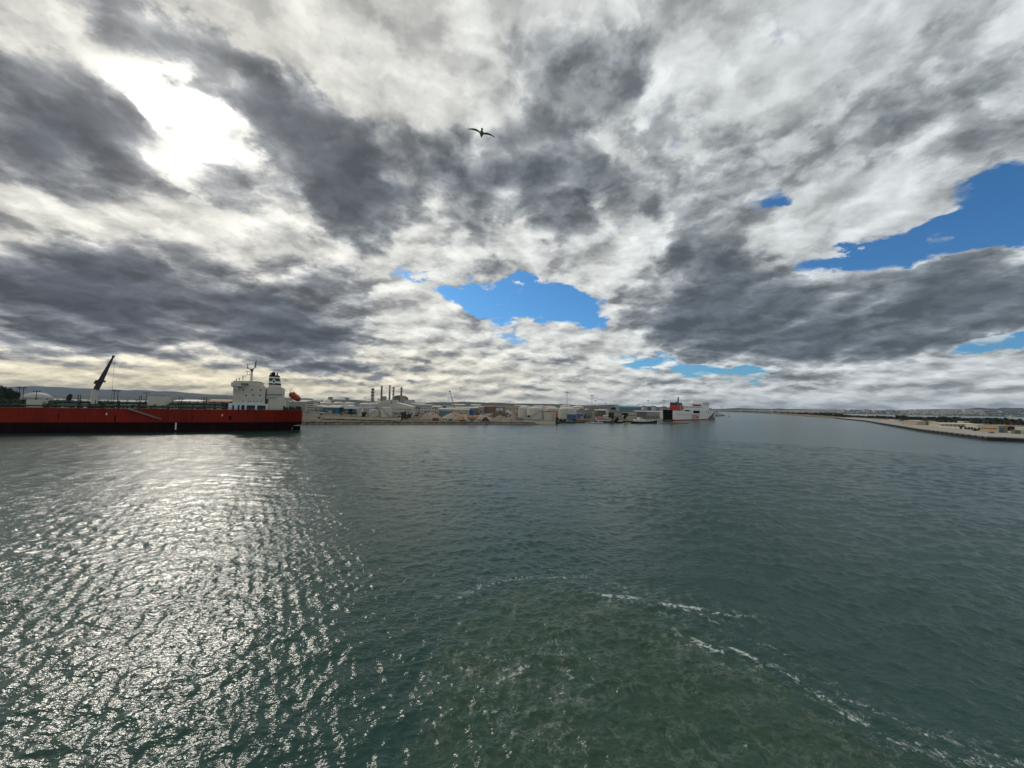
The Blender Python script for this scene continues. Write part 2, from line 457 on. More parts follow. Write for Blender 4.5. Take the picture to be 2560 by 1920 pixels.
    m = bpy.data.materials.new('sea_water'); m.use_nodes = True
    t = m.node_tree
    for n in list(t.nodes): t.nodes.remove(n)
    N = NT(t)
    pos = N.n('ShaderNodeNewGeometry').outputs['Position']
    attr = lambda nm: N.n('ShaderNodeAttribute', attribute_name=nm).outputs['Fac']
    wk, fo, la = attr('wake'), attr('foam'), attr('lace')
    patch = N.noise(pos, 0.035, 4, 0.55)
    wkn = N.ss(N.m('ADD', wk, N.m('MULTIPLY', N.m('SUBTRACT', N.noise(pos, 0.55, 5, 0.6), 0.5), 1.1)), 0.15, 0.85)
    wkn = N.m('MULTIPLY', wkn, N.ss(wk, 0.0, 0.3))
    base = N.mix(patch, (0.009, 0.043, 0.036), (0.014, 0.052, 0.042))
    base = N.mix(wkn, base, N.mix(N.noise(pos, 0.25, 4, 0.6), (0.012, 0.058, 0.038), (0.036, 0.060, 0.034)))
    # foam: streaky lace and torn crests
    wp = N.v('ADD', pos, N.v('SCALE', N.v('SUBTRACT', N.noise(pos, 0.8, 4, 0.6, out=1), (.5, .5, .5)), scale=1.5))
    fn = N.noise(wp, 2.6, 9, 0.70)
    f1 = N.ss(N.m('ADD', fo, N.m('MULTIPLY', N.m('SUBTRACT', fn, 0.5), 4.2)), 0.70, 1.25)
    f1 = N.m('MULTIPLY', f1, N.ss(fo, 0.12, 0.5))
    rid = N.m('ABSOLUTE', N.m('SUBTRACT', N.noise(wp, 1.3, 5, 0.6), 0.5))
    web = N.ss(rid, 0.035, 0.0)
    rid2 = N.m('ABSOLUTE', N.m('SUBTRACT', N.noise(wp, 3.1, 5, 0.6), 0.5))
    web = N.m('MAXIMUM', web, N.m('MULTIPLY', N.ss(rid2, 0.03, 0.0), 0.7))
    brk = N.ss(N.noise(pos, 0.9, 6, 0.7), 0.48, 0.68)
    f2 = N.m('MULTIPLY', N.m('MULTIPLY', web, brk), N.m('ADD', N.m('MULTIPLY', la, 0.7), N.m('MULTIPLY', wkn, 0.05)))
    rid3 = N.m('ABSOLUTE', N.m('SUBTRACT', N.noise(N.v('ADD', pos, N.v('SCALE', N.v('SUBTRACT', N.noise(pos, 0.28, 3, 0.55, out=1), (.5, .5, .5)), scale=7.0)), 0.55, 5, 0.62), 0.5))
    f3 = N.m('MULTIPLY', N.m('MULTIPLY', N.ss(rid3, 0.05, 0.0), N.ss(N.noise(pos, 0.35, 4, 0.6), 0.40, 0.62)), N.m('MULTIPLY', wkn, 0.09))
    ftot = N.m('MINIMUM', N.m('ADD', N.m('MULTIPLY', f1, 0.85), N.m('ADD', f2, f3)), 0.92)
    colr = N.mix(ftot, base, (0.62, 0.66, 0.63))
    h1 = N.noise(N.v('MULTIPLY', pos, (0.8, 1.25, 1.0)), 2.7, 2, 0.5)
    h2 = N.noise(N.v('MULTIPLY', pos, (0.85, 1.2, 1.0)), 7.0, 3, 0.6)
    gust2 = N.ss(N.noise(pos, 0.05, 3, 0.5), 0.25, 0.75, 0.75, 1.25)
    b1 = N.n('ShaderNodeBump', {'Height': h1, 'Strength': N.m('MULTIPLY', gust2, 0.9), 'Distance': 0.12})
    b2 = N.n('ShaderNodeBump', {'Height': h2, 'Strength': N.m('MULTIPLY', gust2, 0.9), 'Distance': 0.020, 'Normal': b1.outputs[0]})
    b3 = N.n('ShaderNodeBump', {'Height': ftot, 'Strength': 0.3, 'Distance': 0.05, 'Normal': b2.outputs[0]})
    bs = N.n('ShaderNodeBsdfPrincipled', {'Base Color': colr, 'Roughness': N.lin(ftot, 0, 1, 0.19, 0.75), 'IOR': 1.333, 'Normal': b3.outputs[0]})
    t.links.new(bs.outputs[0], N.n('ShaderNodeOutputMaterial').inputs[0])
    o = link_mesh('sea_water', me, m)
    tag(o, 'teal green rippled harbour water with silver glitter and a foamy wake', None, kind='structure')
    return o
build_water()
# ------------------------------------------------------------------ land
def hz(px): return 1016 + 0.019*(px-1280)
def depth_of(px, ybase, z=2.0): return (CAM_H-z)*FPX/(ybase-hz(px))
def ground_mat(name, stops, scale=0.02, rough=0.95):
    m = bpy.data.materials.new(name); m.use_nodes = True
    t = m.node_tree
    for n in list(t.nodes): t.nodes.remove(n)
    N = NT(t)
    pos = N.n('ShaderNodeNewGeometry').outputs['Position']
    f = N.m('ADD', N.m('MULTIPLY', N.noise(pos, scale, 6, 0.62), 0.7), N.m('MULTIPLY', N.noise(pos, scale*14, 5, 0.65), 0.3))
    c = N.ramp(f, stops)
    b = N.n('ShaderNodeBsdfPrincipled', {'Base Color': c, 'Roughness': rough, 'Specular IOR Level': 0.15})
    t.links.new(b.outputs[0], N.n('ShaderNodeOutputMaterial').inputs[0])
    return m
G_PORT = ground_mat('port_earth', [(0.32, (.05,.055,.03)), (0.43, (.10,.088,.064)), (0.50, (.05,.052,.03)), (0.58, (.115,.10,.075)), (0.70, (.045,.05,.028))])
G_PLAIN = ground_mat('plain_scrub', [(0.35, (.07,.085,.045)), (0.5, (.17,.16,.10)), (0.6, (.24,.22,.17)), (0.7, (.08,.09,.05))], 0.006)
G_SPIT = ground_mat('spit_scrub', [(0.35, (.06,.075,.035)), (0.5, (.16,.15,.09)), (0.65, (.30,.27,.20))], 0.02)
G_APRON = ground_mat('quay_concrete', [(0.32, (.29,.265,.235)), (0.5, (.36,.335,.30)), (0.62, (.32,.295,.26)), (0.72, (.24,.22,.20))], 0.03)
G_HILL = ground_mat('hill_scrub', [(0.35, (.030,.040,.030)), (0.5, (.045,.055,.040)), (0.62, (.075,.075,.055))], 0.0016)
G_ROCK = ground_mat('revetment_rock', [(0.30, (.10,.085,.065)), (0.45, (.26,.215,.16)), (0.56, (.35,.29,.22)), (0.70, (.15,.13,.10))], 0.35)

shore = [(380,1064),(560,1063.4),(700,1062.2),(756,1061.6),(900,1061),(1100,1061),(1290,1061),(1385,1060.5),(1400,1058.5),(1460,1057.2),(1575,1057),(1600,1054.5),(1650,1052.5)]
sh = [gp(px, py, 0.0) for px, py in shore]
back = [col(1668, 700), col(1735, 900), col(1782, 1180), col(1812, 1250), col(1808, 1500), col(1784, 2600), col(1800, 5200), col(1950, 7000), col(1800, 9500), col(430, 9500), col(420, 1700), col(-900, 1500), col(-700, 420), col(150, 330)]
poly = [(p.x, p.y) for p in sh] + [(p.x, p.y) for p in back]
tag(MB().prism(poly, -2.0, 2.0).build('port_ground', G_PORT), kind='structure')

# rock revetment along the water: tumbled stones down the slope
def revetment(name, line, z0, z1, width, seed, step=1.1):
    rnd = random.Random(seed); mb = MB()
    pts = []
    for a, b in zip(line, line[1:]):
        n = max(1, int((b-a).length/step))
        pts += [a.lerp(b, i/n) for i in range(n)]
    for i, p in enumerate(pts):
        q = pts[min(i+1, len(pts)-1)] if i < len(pts)-1 else pts[i-1]
        t = (q-p); t = Vector((t.x, t.y, 0)).normalized() if t.length > 0 else Vector((1, 0, 0))
        nrm = Vector((-t.y, t.x, 0))
        if nrm.y < 0: nrm = -nrm
        for j in range(3):
            u = (j+rnd.uniform(-.3, .3)+.4)/3
            c = p + nrm*(width*(u-.35)) + t*rnd.uniform(-.5, .5); z = z0+(z1-z0)*u
            s = rnd.uniform(.55, 1.05)
            vs = []
            for k in range(8):
                sx, sy, sz = (k & 1)*2-1, (k >> 1 & 1)*2-1, (k >> 2)*2-1
                vs.append((c.x+sx*s*rnd.uniform(.5, 1.1), c.y+sy*s*rnd.uniform(.5, 1.1), z+sz*s*rnd.uniform(.35, .75)))
            mb.add(vs, [(0,2,3,1),(4,5,7,6),(0,1,5,4),(1,3,7,5),(3,2,6,7),(2,0,4,6)])
    o = mb.build(name, G_ROCK)
    return tag(o, 'brown tumbled stones armouring the shore below the yards', 'rocks', kind='stuff')
revetment('shore_rocks', [Vector((p.x, p.y, 0)) for p in sh[3:8]], 0.1, 2.5, 5.0, 3)

# right-hand quay and the long spit behind it
q_edge = [gp(2700,1107.5), gp(2560,1105), gp(2467,1100.5), gp(2300,1078.5), gp(2160,1053.5), gp(2090,1046.8)]
q_back = [col(2135, 1250), col(2230, 900), col(2420, 620), col(2700, 520)]
tag(MB().prism([(p.x, p.y) for p in q_edge + q_back], -2.0, 2.5).build('quay_apron', G_APRON), kind='structure')
s_edge = [gp(2092,1046.7), gp(2000,1040.2), gp(1950,1036.3), gp(1900,1033.6), gp(1850,1031.2), gp(1815,1029.9)]
s_back = [col(1838, 6800), col(1900, 5200), col(2000, 3300), col(2110, 2100), col(2330, 1400), col(2700, 1000), col(2700, 560), col(2420, 640), col(2228, 915), col(2133, 1265)]
tag(MB().prism([(p.x, p.y) for p in s_edge + s_back], -2.0, 1.9).build('spit_ground', G_SPIT), kind='structure')

# hills and far shores: ridges with real breadth
def hill(name, prof, D, width, base, material, seed, rough=0.10, n=260):
    rnd = np.random.default_rng(seed)
    px = np.linspace(prof[0][0], prof[-1][0], n)
    py = np.interp(px, [p[0] for p in prof], [p[1] for p in prof])
    vs, fs = [], []
    rows = 9
    ph = rnd.uniform(0, 6.3, (rows, 6)); fr = rnd.uniform(.02, .12, (rows, 6))
    for j in range(rows):
        u = j/(rows-1)                       # 0 front foot .. 1 back foot
        prof_h = math.sin(math.pi*min(1, u*1.25)/2)**1.3 if u <= .8 else math.cos((u-.8)/.2*math.pi/2)
        Y = D + (u-.8)*width
        for i in range(n):
            top = at(px[i], py[i], D)
            wob = sum(math.sin(fr[j, k]*px[i]+ph[j, k]) for k in range(6))/6
            h = max(0.0, (top.z-base))*prof_h*(1+rough*wob*(1 if 0 < u < .8 else 0))
            x = top.x*Y/D
            vs.append((x, Y, base+h-(2.5 if j in (0, rows-1) else 0)))
    for j in range(rows-1):
        for i in range(n-1):
            a = j*n+i
            fs.append((a, a+1, a+n+1, a+n))
    mb = MB(); mb.add(vs, fs)
    o = mb.build(name, material, smooth=True)
    return tag(o, kind='structure')
hill('mountain_range', [(-500,972),(-200,968),(0,967),(70,966.5),(125,966.5),(160,968),(220,971),(270,974),(320,976),(338,974.8),(370,976.5),(400,978),(430,978.5),(470,982),(520,986),(560,986.5),(600,990),(680,993),(760,996),(900,1006)], 15500, 3500, 0, G_HILL, 1)
hill('shore_hills', [(-500,988),(0,987),(60,988),(130,986),(200,988),(300,990),(400,988.5),(470,990),(560,991),(640,993),(700,996),(745,995.5),(770,996),(800,999),(830,998.5),(870,998.5),(895,1000),(930,1003.5),(985,1005),(1060,1006.8),(1085,1005),(1130,1005.5),(1160,1004.2),(1200,1006),(1222,1007),(1226,1006.2),(1250,1006.8),(1275,1008.5),(1330,1008.8),(1400,1010.5),(1440,1012.6),(1500,1013.2),(1530,1011.8),(1560,1014.2),(1650,1017.4),(1780,1020.5)], 7600, 1500, 2, G_HILL, 2)
hill('far_hills', [(1720,1023),(1790,1022.5),(1845,1020),(1880,1021.5),(1930,1022),(1948,1020.6),(1970,1022.5),(2040,1024),(2120,1027)], 13500, 2500, 0, G_HILL, 4)
hill('far_shore', [(1755,1026),(1800,1025),(1900,1027),(1950,1027.5),(2020,1026.5),(2080,1025),(2150,1025),(2200,1026.5),(2222,1025),(2250,1026.5),(2290,1025),(2340,1024),(2400,1024),(2440,1026),(2500,1027),(2600,1028),(2800,1030)], 7000, 1400, 0, G_HILL, 5)
hill('coastal_hills', [(2330,1029),(2380,1025),(2420,1021),(2455,1019),(2490,1022),(2515,1019),(2560,1021.5),(2620,1019),(2700,1023),(2850,1026)], 10800, 2500, 0, G_HILL, 6)
# ------------------------------------------------------------------ vessels
def loft_hull(st, z_boot, nz_top=3):
    """st: stations (s, half breadth at deck, half breadth at water, z bottom, z deck) bow to +s; material 0 below z_boot, 1 above, 2 deck"""
    vs, fs, mi = [], [], []
    rows = []
    for (s, bd, bw, zb, zd) in st:
        zbt = max(zb+.01, min(z_boot, zd-.05))
        zs = [zb, zbt] + [zbt+(zd-zbt)*k/nz_top for k in range(1, nz_top+1)]
        ring = []
        for z in zs:
            f = (z-zb)/(zd-zb); b = bw+(bd-bw)*f
            ring.append((s, -b, z))
        ring += [(x, -y, z) for x, y, z in ring[::-1]]
        rows.append(len(vs)); vs += ring
    n = len(rows); m = (nz_top+2)*2
    for i in range(n-1):
        for k in range(m-1):
            a, b = rows[i]+k, rows[i+1]+k
            fs.append((a, b, b+1, a+1))
            mi.append(2 if k == m//2-1 else (0 if k in (0, m-2) else 1))
        fs.append((rows[i]+m-1, rows[i+1]+m-1, rows[i+1], rows[i])); mi.append(0)
    for r, rev in ((rows[0], 1), (rows[-1], 0)):
        for k in range(m//2-1):
            q = (r+k, r+k+1, r+m-2-k, r+m-1-k)
            fs.append(q if rev else q[::-1]); mi.append(0 if k == 0 else 1)
    return vs, fs, mi
def hull_obj(name, st, z_boot, mats, parent, nz=3):
    vs, fs, mi = loft_hull(st, z_boot, nz)
    mb = MB(); mb.V = vs; mb.F = fs; mb.M = mi
    o = mb.build(name, mats, parent)
    return smooth_by_angle(o, 30)

# ---- the tanker. local x runs from the stern (0) to the bow, local y away from the camera, near side at y = 0
a0 = Vector((-132.8, 245, 0)); a1 = Vector((-248.0, 187, 0))
t_ang = math.atan2(a1.y-a0.y, a1.x-a0.x)
tanker = empty('tanker_ship', a0, t_ang, 'large red and black tanker with white superstructure at its stern', 'ship')
TD = (a1-a0).normalized()
TN = Vector((TD.y, -TD.x, 0))
if TN.y < 0: TN = -TN
FL = 1.0 if Vector((-math.sin(t_ang), math.cos(t_ang), 0)).dot(TN) > 0 else -1.0   # local y sign that points away from the camera
def ts(px, inset=0.0):
    """ship station whose point on the plane `inset` inside the near side lies in photo column px"""
    o = a0 + TN*inset
    d = at(px, 1000, 1.0)-CAMP; d = Vector((d.x, d.y))
    # o + TD*s = k*d
    det = TD.x*(-d.y)-TD.y*(-d.x)
    return ((-o.x)*(-d.y)-(-o.y)*(-d.x))/det
def tz(px, py, inset=0.0):
    p = a0+TN*inset+TD*ts(px, inset)
    return at(px, py, p.y).z
M_RED = mat('tanker_red', (.21,.013,.003), .6, 0, .30, .22, (.045,.008,.004,.8), .18, True)
M_BOOT = mat('tanker_boot', (.014,.004,.004), .8, 0, .4, .15, (.03,.010,.008,.5), .06, True)
M_DGREEN = mat('deck_green', (.030,.060,.040), .7, 0, .35, .3)
M_DECKDARK = mat('deck_dark', (.022,.034,.028), .75, 0, .4, .4)
M_SWHITE = mat('ship_white', (.52,.50,.43), .45, 0, .07, .12, (.40,.30,.20,.28), .4, True)
M_SBLUE = mat('ship_pale_blue', (.58,.66,.70), .45, 0, .08, .2)
M_GLASS = mat('dark_glass', (.020,.028,.035), .12, 0, .3, .5, None, .6)
M_BLACK = mat('black_paint', (.007,.007,.008), .8, 0, .4, .4, None, .08)
M_FGREEN = mat('funnel_green', (.008,.075,.045), .5, 0, .15, .3)
M_WHITE = mat('white_paint', (.74,.74,.71), .45, 0, .08, .3)
M_RUST = mat('rust_steel', (.17,.07,.045), .8, 0, .35, .4)
M_STEEL = mat('grey_steel', (.20,.21,.21), .55, .2, .25, .4)
M_ORANGE = mat('boat_orange', (.36,.045,.020), .4, 0, .15, .5)
M_CRANE = mat('crane_brown', (.045,.034,.045), .55, 0, .25, .3)
B = 30.0
def Lc(s, y, z): return (s, y*FL, z)
hc = B/2
st = [(0,12.5,8.5,3.9,13.05),(2.2,13.2,9.5,3.5,13.0),(4.6,13.7,10,3.0,13.0),(5.6,13.9,9,0.6,13.0),(8,14.2,9,-1,13.0),(14,14.8,11.5,-2,12.95),(22,15,14,-2,12.9),(32,15,15,-2,12.9),(60,15,15,-2,12.85),(95,15,15,-2,12.8),(135,15,15,-2,12.8),(150,14.6,14.2,-2,13.0),(162,13,11.5,-2,14.6),(172,9.5,6.5,-2,15.2),(180,4,1.2,-2,15.6),(183,.4,.2,-2,15.8)]
hull = hull_obj('hull', st, 5.5, [M_BOOT, M_RED, M_DECKDARK], tanker, 4)
hull.location = Lc(0, hc, 0)
# bulwark lip, draught marks, pilot marks
mb = MB()
for s, z0, z1 in ((ts(444), 1.4, 5.2),): mb.cbox(Lc(s, -.03, (z0+z1)/2), (.55, .06, z1-z0))
mb.build('draught_mark', M_WHITE, tanker)
for px, py in ((269,1035),(558,1038)):
    s = ts(px); MB().cbox(Lc(s, -.03, tz(px, py)), (.5, .06, 1.1)).build('hull_mark', M_WHITE, tanker)
for px, ya_, yb_, w_ in ((291,1038,1057,.5),(578,1041,1050,1.3),(484,1040,1048,.35),(150,1036,1045,.4),(690,1042,1052,.4)):
    s = ts(px); MB().cbox(Lc(s, -.025, (tz(px, ya_)+tz(px, yb_))/2), (w_, .05, tz(px, ya_)-tz(px, yb_))).build('fender_rub', M_BOOT, tanker)
for k in range(11):
    s = 8+k*14.3; MB().box(s, s+.07, *yv(-.02, 0.02) if False else sorted((-.03*FL, .02*FL)), 5.7, 12.7).build('plate_seam', M_BOOT, tanker)
mb = MB(); mb.beam(Lc(ts(322, -.5), -.6, tz(322, 1021.5)), Lc(ts(408, -.5), -.6, tz(408, 1049)), .75, .3)
for k in range(2): mb.beam(Lc(ts(322, -.5), -.3-.6*k, tz(322, 1019)), Lc(ts(408, -.5), -.3-.6*k, tz(408, 1046.5)), .07)
mb.build('gangway', M_STEEL, tanker)
# rudder
MB().box(.7, 5.2, hc*FL-.45, hc*FL+.45, -2, 2.3).build('rudder', M_BOOT, tanker)
# deck piping: runs of pipes, catwalk, valves, posts
rnd = random.Random(11)
s_a, s_b = 32.0, 150.0
for k in range(7):
    y = 5.0+k*3.1; zz = 13.7+.35*rnd.random()+.36*k
    MB().tube(Lc(s_a+rnd.uniform(0, 8), y, zz), Lc(s_b-rnd.uniform(0, 12), y, zz), rnd.uniform(.22, .42), n=8).build('deck_pipe', M_DGREEN, tanker)
mb = MB()
mb.box(s_a, s_b, (17*FL)-.8, (17*FL)+.8, 16.3, 16.5)
for s in range(int(s_a), int(s_b), 4):
    mb.box(s, s+.18, 17*FL-.8, 17*FL-.62, 12.8, 17.6)
    mb.box(s+.001, s+.179, 17*FL+.62, 17*FL+.8, 12.8, 17.6)
for z in (17.0, 17.55): mb.box(s_a, s_b, 17*FL-.84, 17*FL-.78, z, z+.06)
mb.build('catwalk', M_DGREEN, tanker)
mb = MB()
for k in range(330):
    s = rnd.uniform(s_a, s_b); y = rnd.uniform(3, 27); h = rnd.choice([.9, 1.3, 1.8, 2.4, 3.0, 3.8])
    w = rnd.uniform(.3, 1.2)
    if rnd.random() < .5: mb.box(s, s+w, y*FL-.3, y*FL+.3, 12.7, 12.85+h)
    else:
        mb.tube(Lc(s, y, 12.7), Lc(s, y, 12.9+h), .18, n=6); mb.tube(Lc(s-.5, y, 12.9+h), Lc(s+.5, y, 12.9+h), .14, n=6)
mb.build('deck_valves', M_DECKDARK, tanker)['kind'] = 'stuff'
mb = MB()
s = 1.0
for y in (.15,):
    for z in (13.5, 14.0):
        mb.box(1, 160, y*FL-.03, y*FL+.03, z, z+.05)
    for k in range(80): mb.box(1+k*2, 1.05+k*2, y*FL-.031, y*FL+.031, 12.85, 14.02)
mb.build('railing', M_DECKDARK, tanker)
for s in (78, 81.5, 85, 88.5):     # manifold cross-over pipes
    MB().tube(Lc(s, 2.5, 14.5), Lc(s, 26, 14.5), .35).tube(Lc(s, 2.5, 14.5), Lc(s, 2.5, 12.8), .3).build('manifold_pipe', M_DGREEN, tanker)
# deck posts with floodlights
for px, py, ins, kind in ((51.5,967,12,1),(90,974,14,0),(289,975,12,2),(365,978,11,0),(195,985,10,3),(201,986,10,3),(348,990,9,3),(353,989,9,3),(448,992,10,3),(455,992,10,3),(510,992,10,3),(516,992,10,3)):
    s = ts(px, ins); z = tz(px, py, ins); mb = MB()
    if kind in (1, 2):
        for dx in (-.75, .75): mb.tube(Lc(s+dx, ins, 12.7), Lc(s+dx, ins, z-.2), .13, n=6)
        for zz in np.arange(14.5, z-.5, 1.4): mb.beam(Lc(s-.75, ins, zz), Lc(s+.75, ins, zz+.7), .08)
        mb.box(s-1.6, s+1.6, ins*FL-.6, ins*FL+.6, z-1.15, z-1.0)
        for k in range(6): mb.cbox(Lc(s-1.5+k*.6, ins, z-.35), (.34, .3, .5))
        mb.box(s-1.65, s+1.65, ins*FL-.63, ins*FL-.58, z-.15, z-.08)
    elif kind == 0:
        mb.tube(Lc(s, ins, 12.7), Lc(s, ins, z), .2, .1, 6); mb.beam(Lc(s-1.2, ins, z-1.2), Lc(s+1.2, ins, z-1.2), .12)
        for dx in (-1.1, 0.0, 1.1): mb.cbox(Lc(s+dx, ins, z-.85), (.4, .3, .5))
    else:
        mb.tube(Lc(s, ins, 12.7), Lc(s, ins, z), .22, .16, 6)
    mb.build('light_post' if kind < 3 else 'vent_post', M_DECKDARK, tanker)
# deck houses
def dhouse(px0, px1, ytop, ins, dep, m, nm='deck_house', roofrail=True):
    s0, s1 = ts(px0, ins), ts(px1, ins); s0, s1 = min(s0, s1), max(s0, s1)
    z = tz((px0+px1)/2, ytop, ins)
    y0, y1 = sorted((ins*FL, (ins+dep)*FL))
    o = MB().box(s0, s1, y0, y1, 12.7, z).build(nm, m, tanker)
    if roofrail:
        rb = MB()
        for zz in (.5, .95): rb.box(s0+.05, s1-.05, ins*FL-.02+.1, ins*FL+.02+.1, z+zz, z+zz+.05)
        for k in range(5): rb.box(s0+.05+(s1-s0-.15)*k/4, s0+.1+(s1-s0-.15)*k/4, ins*FL+.08, ins*FL+.12, z, z+.98)
        rb.build('house_rail', M_DECKDARK, o)
    return o
dhouse(66, 104, 999, 7, 6, M_SWHITE)
dhouse(369, 413, 991, 9, 9, M_SWHITE)
# hose crane: pedestal, house and luffed boom
ins = 15
s = ts(235, ins); cr = MB().lathe([(1.55, 0), (1.55, 3.5), (1.25, 3.8), (1.25, tz(238, 974, ins)-12.7)], 16, Lc(s, ins, 12.7)).build('crane_pedestal', M_SWHITE, tanker)
smooth_by_angle(cr)
zc0 = tz(238, 974, ins)
b0 = Vector(Lc(ts(238, ins), ins, zc0)); b1 = Vector(Lc(ts(275, ins), ins, tz(275, 891, ins)))
b05 = b0.lerp(b1, .25)
mb = MB()
dd = (b1-b0).normalized()
mb.beam(b0, b05, 1.8, 1.8); mb.cbox(b05, (3.4, 2.4, 1.1)); mb.cbox(b05+Vector((1.5, 0, -.9)), (1.6, 1.6, 1.4))
mb.build('crane_house', M_CRANE, cr)
mb = MB(); mb.tube(b05, b1, 1.25, .42, 4); mb.cbox(b1, (.9, .9, 1.1))
mb.build('crane_boom', M_CRANE, cr)
hook = b1+Vector((-.6, 0, -.4))
MB().tube(hook, (hook.x, hook.y, 14.5), .045, n=5).tube((hook.x, hook.y, 15.6), (hook.x, hook.y, 14.2), .3, .2, 6).build('crane_hook', M_BLACK, cr)
# superstructure
INS = 1.6
def zs(py, px=620, ins=INS): return tz(px, py, ins)
sA, sB = ts(581.5, INS), ts(662, INS)             # front (bow side) and back of accommodation
sA, sB = max(sA, sB), min(sA, sB)
z_arc, z_top = zs(1009), zs(954)
yv = lambda a, b: sorted((a*FL, b*FL))
y0, y1 = yv(INS, B-INS)
# ground deck: pale blue arcade with openings seen on the near side
s0, s1 = min(ts(572, .6), ts(671, .6)), max(ts(572, .6), ts(671, .6))
arc = MB()
ya, yb = yv(.6, B-.6)
arc.box(s0, s1, ya, yb, z_arc-1.0, z_arc)
for (p0, p1) in ((572,581.5),(586,595),(600,604),(612.5,617.5),(638.5,644),(665,671)):
    a, b = sorted((ts(p0, .6), ts(p1, .6)))
    yy0, yy1 = yv(.605, 1.4)
    arc.box(a, b, yy0, yy1, 12.7, z_arc-1.0)
yy0, yy1 = yv(3.6, B-3.6)
arcade = arc.build('deck_arcade', M_SBLUE, tanker)
MB().box(s0+.8, s1-.8, yy0, yy1, 12.7, z_arc-1.002).build('arcade_wall', mat('arcade_grey', (.16,.165,.16), .6), arcade)
# block
blk = MB()
blk.box(sB, sA, y0, y1, z_arc, zs(968))
blk.box(sB+2.2, sA-.4, y0+.05*0, y1, zs(968)+.002, zs(961.5))
block = blk.build('accommodation_block', M_SWHITE, tanker)
# bridge with wings to both sides
mb = MB()
sw0, sw1 = sA-9.2, sA+.9
yw0, yw1 = yv(-.9, B+.9)
mb.box(sw0+3.6, sw1, yw0, yw1, zs(968)+.3, zs(964))            # wing floor
mb.box(sw0+3.6, sw1-.1, yw0+.05, yw1-.05, zs(964)+.002, zs(957.5))
mb.box(sB+3.5, sA+.3, y0+1.5, y1-1.5, zs(961.5), z_top)
mb.box(sB+3.2, sA+.9, y0+1.3, y1-1.3, z_top+.002, z_top+.35)
bridge = mb.build('bridge', M_SWHITE, tanker)
# knee brackets under the wing
kb = MB(); kb.extrude_xz([(sw1-.2, zs(968)+.29), (sw1-3.4, zs(968)+.29), (sw1-3.4, zs(978))], *yv(-.3, 0.0))
kb.build('wing_bracket', M_SWHITE, bridge)
for (p0, p1) in ((600.5,605),(606,611.5),(612.5,619.5)):
    a, b = sorted((ts(p0, -.9), ts(p1, -.9)))
    MB().box(a, b, *yv(-.96, -.90), zs(964.5), zs(958.6)).build('bridge_window', M_GLASS, bridge)
for k in range(9):
    yy = (1.5+k*3.0)
    MB().box(sw1-.12, sw1-.04, *yv(yy, yy+2.2), zs(963.4), zs(958.4)).build('bridge_window', M_GLASS, bridge)
rb = MB()
for zz in (.6, 1.1): rb.box(sB+3.2, sA+.9, y0+1.28, y0+1.34, z_top+.35+zz, z_top+.41+zz)
for k in range(14): rb.box(sB+3.2+k*1.35, sB+3.27+k*1.35, y0+1.27, y0+1.35, z_top+.35, z_top+1.5)
rb.build('monkey_rail', M_SWHITE, bridge)
for px, py in ((607,975),(628.5,975),(650.3,975.6),(614.6,988.5),(632,988.5),(649,988.5)):
    s = ts(px, INS); z = zs(py, px)
    MB().box(s-.42, s+.42, *yv(INS-.03, INS+.02), z-.5, z+.5).build('window', M_GLASS, block)
for px in (607.5, 621, 626.8, 635, 643.5, 652.5):
    s = ts(px, INS); z = zs(1003, px)
    MB().box(s-.28, s+.28, *yv(INS-.03, INS+.02), z-.32, z+.32).build('porthole', M_GLASS, block)
# deck edges stepping round the block
for py in (982, 995.5):
    MB().box(sB-.3, sA+.3, y0-.14 if FL > 0 else y1-.02, y0+.02 if FL > 0 else y1+.14, zs(py)-.07, zs(py)+.07).build('deck_edge', M_SWHITE, block)
# radar mast
ins = 12
sm = ts(625.5, ins); zt = tz(625.5, 924, ins)
mast = MB().tube(Lc(sm, ins, z_top), Lc(sm, ins, zt), .75, .5, 10).build('radar_mast', M_SWHITE, tanker)
mb = MB()
for (p0, q0), (p1, q1) in (((625.5,925),(613.5,920)),((625.5,925),(635,917)),((613.5,920),(614.5,910)),((632,918),(633.5,904)),((634.5,918),(635.6,901.5))):
    mb.beam(Lc(ts(p0, ins), ins, tz(p0, q0, ins)), Lc(ts(p1, ins), ins, tz(p1, q1, ins)), .42)
mb.build('mast_yoke', M_STEEL, mast)
MB().tube(Lc(sm, ins, zt-1.2), Lc(sm, ins, zt+.5), .72, .9, 8).build('yoke_joint', M_RUST, mast)
for (px, py, w) in ((614.5,910.5,11),(614,928.5,11)):
    s = ts(px, ins); z = tz(px, py, ins); hw = w*.125
    MB().box(s-hw, s+hw, ins*FL-.15, ins*FL+.15, z-.14, z+.14).tube(Lc(s, ins, z-.14), Lc(s, ins, z-1.3), .2, n=6).build('radar_scanner', M_SWHITE, mast)
s = ts(618, ins); MB().box(sm, ts(612, ins), ins*FL-.5, ins*FL+.5, tz(618, 937.5, ins), tz(618, 936.5, ins)).tube(Lc(ts(614, ins), ins, tz(614, 937, ins)), Lc(ts(614, ins), ins, tz(614, 929, ins)), .15, n=6).tube(Lc(ts(620.5, ins), ins, tz(620.5, 937, ins)), Lc(ts(620.5, ins), ins, tz(620.5, 930, ins)), .15, n=6).build('radar_platform', M_SWHITE, mast)
mb = MB()
for px, py, h in ((588,946,1),(595,944.5,1),(604,940.5,1),(611,952,0)):
    s = ts(px, 6); z = tz(px, py, 6)
    mb.tube(Lc(s, 6, z_top+.3), Lc(s, 6, z), .13, n=6)
    if h: mb.tube(Lc(s, 6, z-.1), Lc(s, 6, z-1.2), .32, .32, 8)
mb.build('antenna_set', M_SWHITE, bridge)
